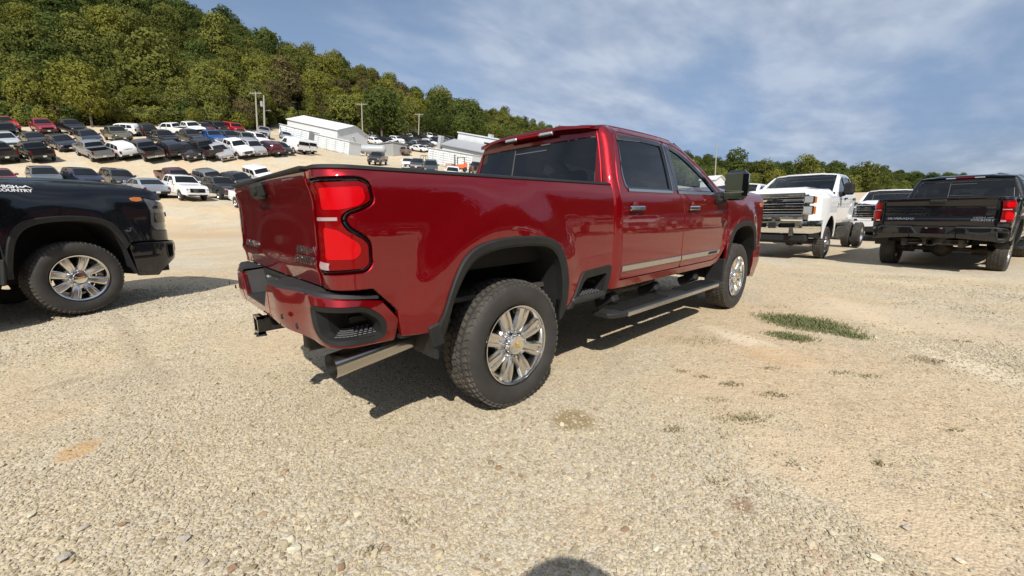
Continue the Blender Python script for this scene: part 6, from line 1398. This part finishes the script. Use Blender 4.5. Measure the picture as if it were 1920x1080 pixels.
# utility poles: (base u,v, top u,v, depth)
POLES = {}
def pole(key, ub, vb, ut, vt, D, label, arms=1, extra=None):
    a, t = at_d(ub, vb, D), at_d(ut, vt, D); a[2] = tz(a)-.5; r = empty('utility_pole', tuple(a)); tag(r, label, 'utility pole', 'wooden utility poles'); d = t-a; POLES[key] = t
    b_ = MB(); b_.tube([(0,0,0), tuple(d)], [.17,.12], 10); b_.build('pole', M['pole'], r)
    for k in range(arms):
        b_ = MB(); c = d*(.965-.05*k); b_.box(c, (2.3,.12,.14), Rz(math.atan2(RGT[1], RGT[0])+.1)); ca = b_.build('crossarm', M['pole'], r, smooth=False)
        for q in (-1.0,-.5,.5,1.0): b_ = MB(); b_.lathe([(0,.22),(.05,.2),(.06,.05),(.03,0)], 8, axis='z', c=tuple(c+np.array([RGT[0]*q, RGT[1]*q, .07]))); b_.build('insulator', M['lightgrey'], ca, fix=True)
    if extra:
        c = d*.80; b_ = MB(); b_.lathe([(0,.55),(.24,.5),(.26,-.4),(0,-.45)], 12, axis='z', c=tuple(c+np.array([-RGT[0]*.4, -RGT[1]*.4, 0]))); b_.build('transformer', M['lightgrey'], r, fix=True)
        c = d*.64; b_ = MB(); b_.tube([c, c+np.array([RGT[0]*.8, RGT[1]*.8, .15])], .03, 6); b_.bbox(tuple(c+np.array([RGT[0]*.95, RGT[1]*.95, .1])), (.4,.25,.14), .05); b_.build('lamp_arm', M['lightgrey'], r, fix=True)
    return r
pole('b', 481, 236, 479, 172, 79, 'utility pole with crossarm behind the taller one with a transformer', 1)
pole('a', 498, 272, 494.5, 179, 74, 'tall utility pole with a grey transformer and lamp arm', 0, True)
pole('c', 678, 236, 678, 193, 103, 'short utility pole with crossarm against the dark trees', 1)
pole('d', 784, 266, 786, 213, 112, 'utility pole rising from the middle of the valley lot', 1)
pole('e', 1344, 300, 1344, 268, 105, 'thin bare pole above the right hill behind the red cab', 0)
def wire(p, q, sag, label):
    pts = [np.array(p)*(1-t)+np.array(q)*t-np.array([0,0,sag*4*t*(1-t)]) for t in np.linspace(0, 1, 14)]
    b_ = MB(); b_.tube(pts, .022, 4); tag(b_.build('power_line', M['under']), label, 'power line', 'overhead wires')
ta = POLES['a']; wire(at_d(-80, 158, 58), ta, 1.0, 'upper overhead wire crossing the wooded slope at left'); wire(at_d(-80, 178, 57), ta-np.array([0,0,2.4]), 1.2, 'lower overhead wire crossing the wooded slope at left'); wire(ta, POLES['b'], .3, 'short wire between the two poles on the hill lot')
# low white building at the end of the right lot
a, b = at_d(1312, 356, 82), at_d(1340, 356, 80); a[2], b[2] = tz(a), tz(b); r, L_ = site_obj('white_shed', 'low white shed glimpsed between the red cab and its mirror', 'shed', a, b); gable(r, L_, 5, 2.4, .8, 0, M['metalwhite'], M['metalwhite'])
# ------------------------------------------------------------------ trees
def leaf_mat(name, lo, hi, hue=.5):
    m, N, L, p = mat(name); out = N['Material Output']; N.remove(p)
    oi = N.new('ShaderNodeObjectInfo'); tc = N.new('ShaderNodeTexCoord'); at = N.new('ShaderNodeAttribute'); at.attribute_name = 'lf'
    n = N.new('ShaderNodeTexNoise'); n.inputs['Scale'].default_value = .55; n.inputs['Detail'].default_value = 3; L.new(tc.outputs['Object'], n.inputs[0])
    a = N.new('ShaderNodeMath'); a.operation = 'MULTIPLY_ADD'; a.inputs[1].default_value = .55; L.new(oi.outputs['Random'], a.inputs[0])
    b = N.new('ShaderNodeMath'); b.operation = 'MULTIPLY_ADD'; b.inputs[1].default_value = .35; L.new(at.outputs['Fac'], b.inputs[0]); L.new(n.outputs[0], b.inputs[2])
    c = N.new('ShaderNodeMath'); c.operation = 'MULTIPLY'; c.inputs[1].default_value = .62; L.new(b.outputs[0], c.inputs[0]); L.new(c.outputs[0], a.inputs[2])
    cr = N.new('ShaderNodeValToRGB'); e = cr.color_ramp.elements; e[0].color = tuple(lo)+(1,); e[1].color = tuple(hi)+(1,); e[0].position = .25; e[1].position = .95; L.new(a.outputs[0], cr.inputs[0])
    d = N.new('ShaderNodeBsdfDiffuse'); t = N.new('ShaderNodeBsdfTranslucent'); mx = N.new('ShaderNodeMixShader'); mx.inputs[0].default_value = .30; L.new(cr.outputs[0], d.inputs[0]); L.new(cr.outputs[0], t.inputs[0]); L.new(d.outputs[0], mx.inputs[1]); L.new(t.outputs[0], mx.inputs[2]); L.new(mx.outputs[0], out.inputs[0]); return m
M['leafd'] = leaf_mat('dark_green_foliage', (.036,.052,.016), (.115,.145,.040)); M['leafo'] = leaf_mat('olive_foliage', (.066,.078,.020), (.195,.205,.052)); M['leafy'] = leaf_mat('yellow_green_foliage', (.095,.108,.020), (.225,.222,.048)); M['leafb'] = leaf_mat('brownish_foliage', (.075,.065,.028), (.17,.14,.06))
M['bark'] = plain('bark', (.11,.095,.075), .95, bump=.6, bscale=12); M['palebark'] = plain('pale_sycamore_bark', (.42,.39,.33), .9)
def crown_mesh(name, seed, w, h, n, leaf, lobes=9, open_=0.0):
    r = np.random.default_rng(seed); C_ = []
    for k in range(lobes):
        t = r.uniform(0, 6.28); rr = r.uniform(.15, .62)*w/2; z = h*(.22+.62*r.uniform()); rad = w*r.uniform(.20, .33)*(1-.35*abs(z/h-.5)); C_.append((rr*math.cos(t)*(1.1-z/h*.5), rr*math.sin(t)*(1.1-z/h*.5), z, rad))
    C_.append((0, 0, h*.55, w*.36)); C_.append((0, 0, h*.80, w*.24)); C_ = np.array(C_); wt = C_[:,3]**2; wt /= wt.sum(); ci = r.choice(len(C_), n, p=wt)
    d = r.normal(size=(n, 3)); d[:,2] = d[:,2]*.8+.15; d /= np.linalg.norm(d, axis=1)[:,None]; rad = C_[ci, 3]*r.uniform(.62, 1.12, n)**.7; P = C_[ci, :3]+d*rad[:,None]*np.array([1, 1, .85])
    P += .10*w*np.array([[noise.noise(Vector(q*.9)), noise.noise(Vector(q*.9+7)), noise.noise(Vector(q*.9+13))] for q in P])
    nr = d+r.normal(0, .45, (n, 3)); nr /= np.linalg.norm(nr, axis=1)[:,None]; a = np.cross(nr, r.normal(size=(n, 3))); a /= np.linalg.norm(a, axis=1)[:,None]; b = np.cross(nr, a); s = leaf*r.uniform(.5, 1.25, n)[:,None]
    V = np.stack([P-a*s, P+b*s*.7, P+a*s, P-b*s*.7], 1).reshape(-1, 3); me = bpy.data.meshes.new(name); me.vertices.add(4*n); me.vertices.foreach_set('co', V.ravel()); me.loops.add(4*n); me.loops.foreach_set('vertex_index', np.arange(4*n)); me.polygons.add(n); me.polygons.foreach_set('loop_start', np.arange(n)*4); me.polygons.foreach_set('loop_total', np.full(n, 4)); me.update(calc_edges=True); me.validate()
    at = me.attributes.new('lf', 'FLOAT', 'POINT'); at.data.foreach_set('value', np.repeat(r.uniform(size=n), 4).astype(np.float32)); return me
def trunk_mesh(name, seed, h, rad, limbs=5, top=.8):
    r = np.random.default_rng(seed); b = MB(); pts = [(0,0,-1.0)]; x = y = 0
    for k in range(1, 6): x += r.normal(0, .12)*h/12; y += r.normal(0, .12)*h/12; pts.append((x, y, h*top*k/5))
    b.tube(pts, np.linspace(rad, rad*.3, 6), 7)
    for k in range(limbs):
        i = r.integers(2, 5); p = np.array(pts[i]); t = r.uniform(0, 6.28); l = h*r.uniform(.18, .32); q = p+np.array([math.cos(t)*l*.8, math.sin(t)*l*.8, l*.7]); b.tube([p, (p+q)/2+[0,0,.08*l], q], [rad*.4, rad*.25, rad*.08], 5)
    me = b.mesh(name); return me
CR = []
for k in range(7): CR.append((crown_mesh('crown', 100+k, 8.5+.8*(k % 3), 8.5+1.2*(k % 4), 5200, .235, 8+k % 4), trunk_mesh('trunk', 50+k, 10.5, .22)))
BUSH = [crown_mesh('crown', 300+k, 4.5, 4.0, 1300, .24, 6) for k in range(3)]
TRUNKB = trunk_mesh('trunk', 90, 3.5, .09, 4)
def tree(name, cm, tm, x, y, s, mt, bark, label, group, zs=1.0, lift=.16):
    r = empty(name, (x, y, float(terr(x, y))-.2), (0, 0, rng.uniform(0, 6.28))); r.scale = (s, s, s*zs); tag(r, label, 'tree', group)
    t = bpy.data.objects.new('trunk', tm); COL.objects.link(t); t.parent = r; add_slot(t, bark)
    c = bpy.data.objects.new('crown', cm); COL.objects.link(c); c.parent = r; c.location = (0, 0, 10*lift); add_slot(c, mt); return r
KINDS_T = [('leafd','dark green'),('leafo','olive green'),('leafy','yellow-green'),('leafb','brownish green')]
LMK = [(60,'over the left edge red pickup'),(112,'over the dark red pickup'),(190,'over the top row black pickup'),(255,'over the white crossover'),(298,'over the top row black wagon'),(345,'over the white crew cab'),(378,'over the small young tree'),(425,'over the black jeep'),(468,'over the red off-roader'),(515,'over the utility poles'),(580,'over the white vans'),(640,'over the gabled building'),(690,'over the storage unit corner'),(745,'over the grey shed'),(830,'near the valley pole'),(900,'over the workshop'),(980,'over the red cab corner'),(1120,'over the red cab roof'),(1345,'near the thin bare pole'),(1415,'over the red truck mirror'),(1500,'over the chassis cab hood'),(1580,'over the chassis cab roof'),(1680,'between the right-hand trucks'),(1800,'over the black tailgate'),(9999,'over the right edge')]
PEND = []
def landmark(u): return next(n for t, n in LMK if u < t)
def settle_labels():
    """give trees their own labels from size, colour, tier and what they stand above"""
    g = {}
    for o, u, v, base in PEND: g.setdefault(base, []).append((u, o))
    OR = ['first','second','third','fourth','fifth','sixth','seventh','eighth','ninth','tenth','eleventh','twelfth']
    for base, l in g.items():
        l.sort(key=lambda t: t[0])
        for i, (u, o) in enumerate(l):
            if len(l) == 1: o['label'] = base
            elif len(l) == 2: o['label'] = ('left of two: ', 'right of two: ')[i]+base
            else: o['label'] = f'{OR[min(i, 11)]} from left: '+base
def build_forest():
    cand = []
    R_ = np.random.default_rng(11); tries = 36000; U = R_.uniform(-260, 2160, tries); D = 60+ (480-60)*R_.uniform(size=tries)**1.0; K_ = []
    occ = {}
    for u, d in zip(U, D):
        if d < np.interp(u, *ECOL)+1.5: continue
        p = CAMP+RGT*((u-960)/FPX)*d+FWD*d; x, y = p[0], p[1]
        # stop a little behind the skyline
        sk = np.interp(u, [s[0] for s in SKYL], [s[2] for s in SKYL])
        if d > sk*1.16: continue
        sp = 4.3 if d < 170 else (5.4 if d < 300 else 6.4); key = (int(x//sp), int(y//sp))
        if key in occ: continue
        occ[key] = 1; K_.append((x, y, d, u))
    K_ = np.array(K_); Z = terr(K_[:,0], K_[:,1]); o = np.argsort(K_[:,2]+np.where(K_[:,3] > 1100, 40, 0)); K_ = K_[o]; Z = Z[o]; print('trees', len(K_))
    P, S, I = [[], [], [], []], [[], [], [], []], 0
    uu, vv, dd = uvD(K_[:,0], K_[:,1], Z+8); vis = (uu > -20) & (uu < 1940) & (vv > -60); nind = 0
    for (x, y, d, u), ok in zip(K_, vis):
        nz_ = noise.noise(Vector((x*.018, y*.018, 3)))+.5*noise.noise(Vector((x*.07, y*.07, 9)))+R_.normal(0, .22)
        left = u < 1060
        k = (0 if nz_ < -.18 else 1 if nz_ < .34 else 2 if nz_ < .62 else 3) if left else (0 if nz_ < .02 or d > 300 else 1 if nz_ < .42 else 2)
        edge = d < np.interp(u, *ECOL)+9; s = float(np.clip(R_.lognormal(-.30, .24), .48, 1.3))*(1.0 if not edge else .80)
        if ok and nind < 285:
            nind += 1; v = int(R_.integers(0, 7)); reg = ('far left wooded slope' if u < 230 else 'left wooded slope above the white trucks' if u < 450 else 'wooded slope above the white building') if u < 640 else 'wooded slope behind the valley lot' if u < 1100 else 'low wooded hill on the right'; ed = ', at its foot' if edge else ', farther up'
            zb_ = float(terr(x, y)); pu, pv, _ = uvD(np.array([x]), np.array([y]), np.array([zb_])); pu, pv = float(pu[0]), float(pv[0]); sz = 'small' if s < .62 else 'tall' if s > .95 else 'mid-sized'
            tier = 'at slope foot' if edge else 'lower slope' if pv > 190 else 'halfway up' if pv > 110 else 'high up'
            to = tree('broadleaf_tree', CR[v][0], CR[v][1], x, y, s*1.05, M[KINDS_T[k][0]], M['bark'], f'{KINDS_T[k][1]} tree on the {reg}{ed}', f'{KINDS_T[k][1]} trees on the {reg}{ed}', R_.uniform(.9, 1.15))
            PEND.append((to, pu, pv, f'{sz} {KINDS_T[k][1]} tree {tier}, {landmark(pu)}'))
        else: P[k].append((x, y, 0)); S[k].append(s*1.10)
    for k in range(4):
        if not P[k]: continue
        Q = np.array(P[k]); Q[:,2] = terr(Q[:,0], Q[:,1])+1.2; n = len(Q); pr = []
        for v in range(7): o = bpy.data.objects.new('crown', CR[v][0].copy()); o.data.materials.clear(); o.data.materials.append(M[KINDS_T[k][0]]); pr.append(o)
        scatter('far_woodland', Q, S[k], rng.uniform(0, 6.28, n), np.zeros(n), pr, f'mass of {KINDS_T[k][1]} tree crowns covering the far hills', category='woodland')
    # undergrowth along the forest edge
    for i, u in enumerate(np.arange(-60, 700, 14)):
        u = u+R_.uniform(-5, 5); d = np.interp(u, *ECOL)-1.0+R_.uniform(-1, 2); p = CAMP+RGT*((u-960)/FPX)*d+FWD*d; k = int(R_.choice([0, 1, 1, 2, 3], p=[.25,.3,.2,.15,.10])); s = R_.uniform(.5, .95)
        bu = tree('bush', BUSH[i % 3], TRUNKB, p[0], p[1], s, M[KINDS_T[k][0]], M['bark'], f'{KINDS_T[k][1]} bush in the undergrowth behind the top row of cars', f'{KINDS_T[k][1]} bushes at the forest edge', R_.uniform(.8, 1.3), .02)
        PEND.append((bu, u, 0, f'{KINDS_T[k][1]} bush at the forest edge, {landmark(u)}'))
    settle_labels()
build_forest()
def special(u, v, D, s, mt, label, cm=None, tm=None, bark='bark', zs=1.0, name='broadleaf_tree', lift=.03):
    p = at_d(u, v, D); return tree(name, cm or CR[2][0], tm or CR[2][1], p[0], p[1], s, M[mt], M[bark], label, None, zs, lift)
special(172, 236, 64, .80, 'leafy', 'bright yellow-green tree standing forward of the forest left of the white crossover', CR[3][0])
special(160, 236, 68, 1.05, 'leafy', 'tall yellow-olive tree right behind the bright yellow-green one', CR[5][0])
special(55, 232, 66, .62, 'leafy', 'small yellow-green tree above the dark red pickup at left', CR[1][0], zs=1.3)
special(368, 246, 66, .33, 'leafy', 'small young bright green tree behind the white pickups', CR[4][0], zs=1.3, lift=.02)
special(300, 236, 84, 1.5, 'leafo', 'broad olive tree with the largest crown above the white crew cab', CR[6][0])
special(648, 246, 112, 1.25, 'leafo', 'large olive tree with a pale bare trunk behind the white building', CR[0][0], trunk_mesh('trunk', 77, 8.6, .28, 7, .8), 'palebark')
special(716, 262, 112, 1.6, 'leafd', 'big dark green tree at the notch of the slope', CR[4][0])
# wooded ridge behind the camera, mirrored in glass and paint
def back_ridge():
    R_ = np.random.default_rng(5); P = []
    for t in np.arange(-175, -16, 1.6):
        for rr in ((44, 52, 60, 84, 96) if -100 < t < -44 else (84, 96, 110, 130)):
            a = math.radians(t+R_.uniform(-.8, .8)); r = rr+R_.uniform(-6, 6); P.append((r*math.cos(a), r*math.sin(a), 0))
    Q = np.array(P); Q[:,2] = terr(Q[:,0], Q[:,1])+1; n = len(Q); pr = []
    for v in range(3): o = bpy.data.objects.new('crown', CR[v][0]); o.data.materials.append(M['leafd']) if len(o.data.materials) == 0 else None; o.material_slots[0].link = 'OBJECT'; o.material_slots[0].material = M['leafd']; pr.append(o)
    pr = []
    for v in range(3): o = bpy.data.objects.new('crown', CR[v][0].copy()); o.data.materials.clear(); o.data.materials.append(M['leafd']); pr.append(o)
    scatter('ridge_woodland', Q, R_.uniform(1.0, 1.5, n), rng.uniform(0, 6.28, n), np.zeros(n), pr, 'dark tree line on the ridge behind the camera', category='woodland')
back_ridge()
# ------------------------------------------------------------------ the person holding the camera; only the shadow reaches the frame
def person():
    root = empty('person', (-1.93, -3.33, 0), (0, 0, math.radians(47))); tag(root, 'person in dark clothes and an added hat holding up a phone to take the picture', 'person'); root.scale = (1, 1, .89)
    J = {'pel':(0,0,.93,.135),'bel':(0,0,1.08,.125),'che':(.0,0,1.28,.15),'nek':(.0,0,1.46,.06),'hd0':(.02,0,1.53,.065),'hd1':(.03,0,1.60,.095),'hd2':(.025,0,1.67,.085),'sl':(0,.17,1.40,.065),'el':(.08,.26,1.14,.045),'wl':(.30,.09,1.27,.03),'sr':(0,-.17,1.40,.065),'er':(.08,-.26,1.14,.045),'wr':(.30,-.07,1.27,.03),
         'hl':(0,.10,.88,.09),'kl':(.03,.12,.50,.06),'al':(0,.13,.09,.042),'tl':(.16,.15,.04,.038),'hr':(0,-.10,.88,.09),'kr':(.02,-.12,.50,.06),'ar':(0,-.13,.09,.042),'tr':(.16,-.15,.04,.038)}
    E_ = [('pel','bel'),('bel','che'),('che','nek'),('nek','hd0'),('hd0','hd1'),('hd1','hd2'),('che','sl'),('sl','el'),('el','wl'),('che','sr'),('sr','er'),('er','wr'),('pel','hl'),('hl','kl'),('kl','al'),('al','tl'),('pel','hr'),('hr','kr'),('kr','ar'),('ar','tr')]
    k = list(J); me = bpy.data.meshes.new('body'); me.from_pydata([J[i][:3] for i in k], [(k.index(a), k.index(b)) for a, b in E_], []); o = link('body', me, plain('dark_clothes', (.03,.035,.05), .9), root)
    md = o.modifiers.new('Skin', 'SKIN'); sv = me.skin_vertices[0].data
    for i, n in enumerate(k): sv[i].radius = (J[n][3], J[n][3]*(1.25 if n in ('che','bel','pel') else 1)); sv[i].use_root = n == 'pel'
    ss = o.modifiers.new('sub', 'SUBSURF'); ss.levels = 2; ss.render_levels = 2
    b = MB(); b.lathe([(0,1.80),(.08,1.795),(.105,1.76),(.11,1.70),(.185,1.675),(.195,1.665),(.185,1.662),(.10,1.69)], 28, axis='z', c=(.02,0,0)); b.build('added_sun_hat', plain('straw_hat', (.4,.32,.2), .9), root, fix=True)  # unseen hat, added so its brim widens the cast head shadow
    for s in (1, -1):
        b = MB(); b.bbox((.345, s*.075, 1.285), (.03, .06, .085), .012)
        for f in range(4): b.tube([(.345, s*.06, 1.255+.022*f), (.375, s*.035, 1.256+.022*f), (.372, s*(.012+.003*f), 1.257+.022*f)], [.010,.009,.008], 6)
        b.tube([(.335, s*.06, 1.30), (.335, s*.03, 1.315), (.337, s*.01, 1.32)], [.011,.010,.008], 6); b.build('hand', plain('skin', (.42,.24,.17), .6), root, fix=True)
    b = MB(); b.bbox((.355, 0, 1.30), (.008, .15, .072), .003, Ry(.18)); ph = tag(b.build('phone', M['gloss'], None, fix=True), 'black phone held out level by the person behind the camera', 'phone'); ph.location = (-1.93, -3.33, 0); ph.rotation_euler = (0, 0, math.radians(47))
person()
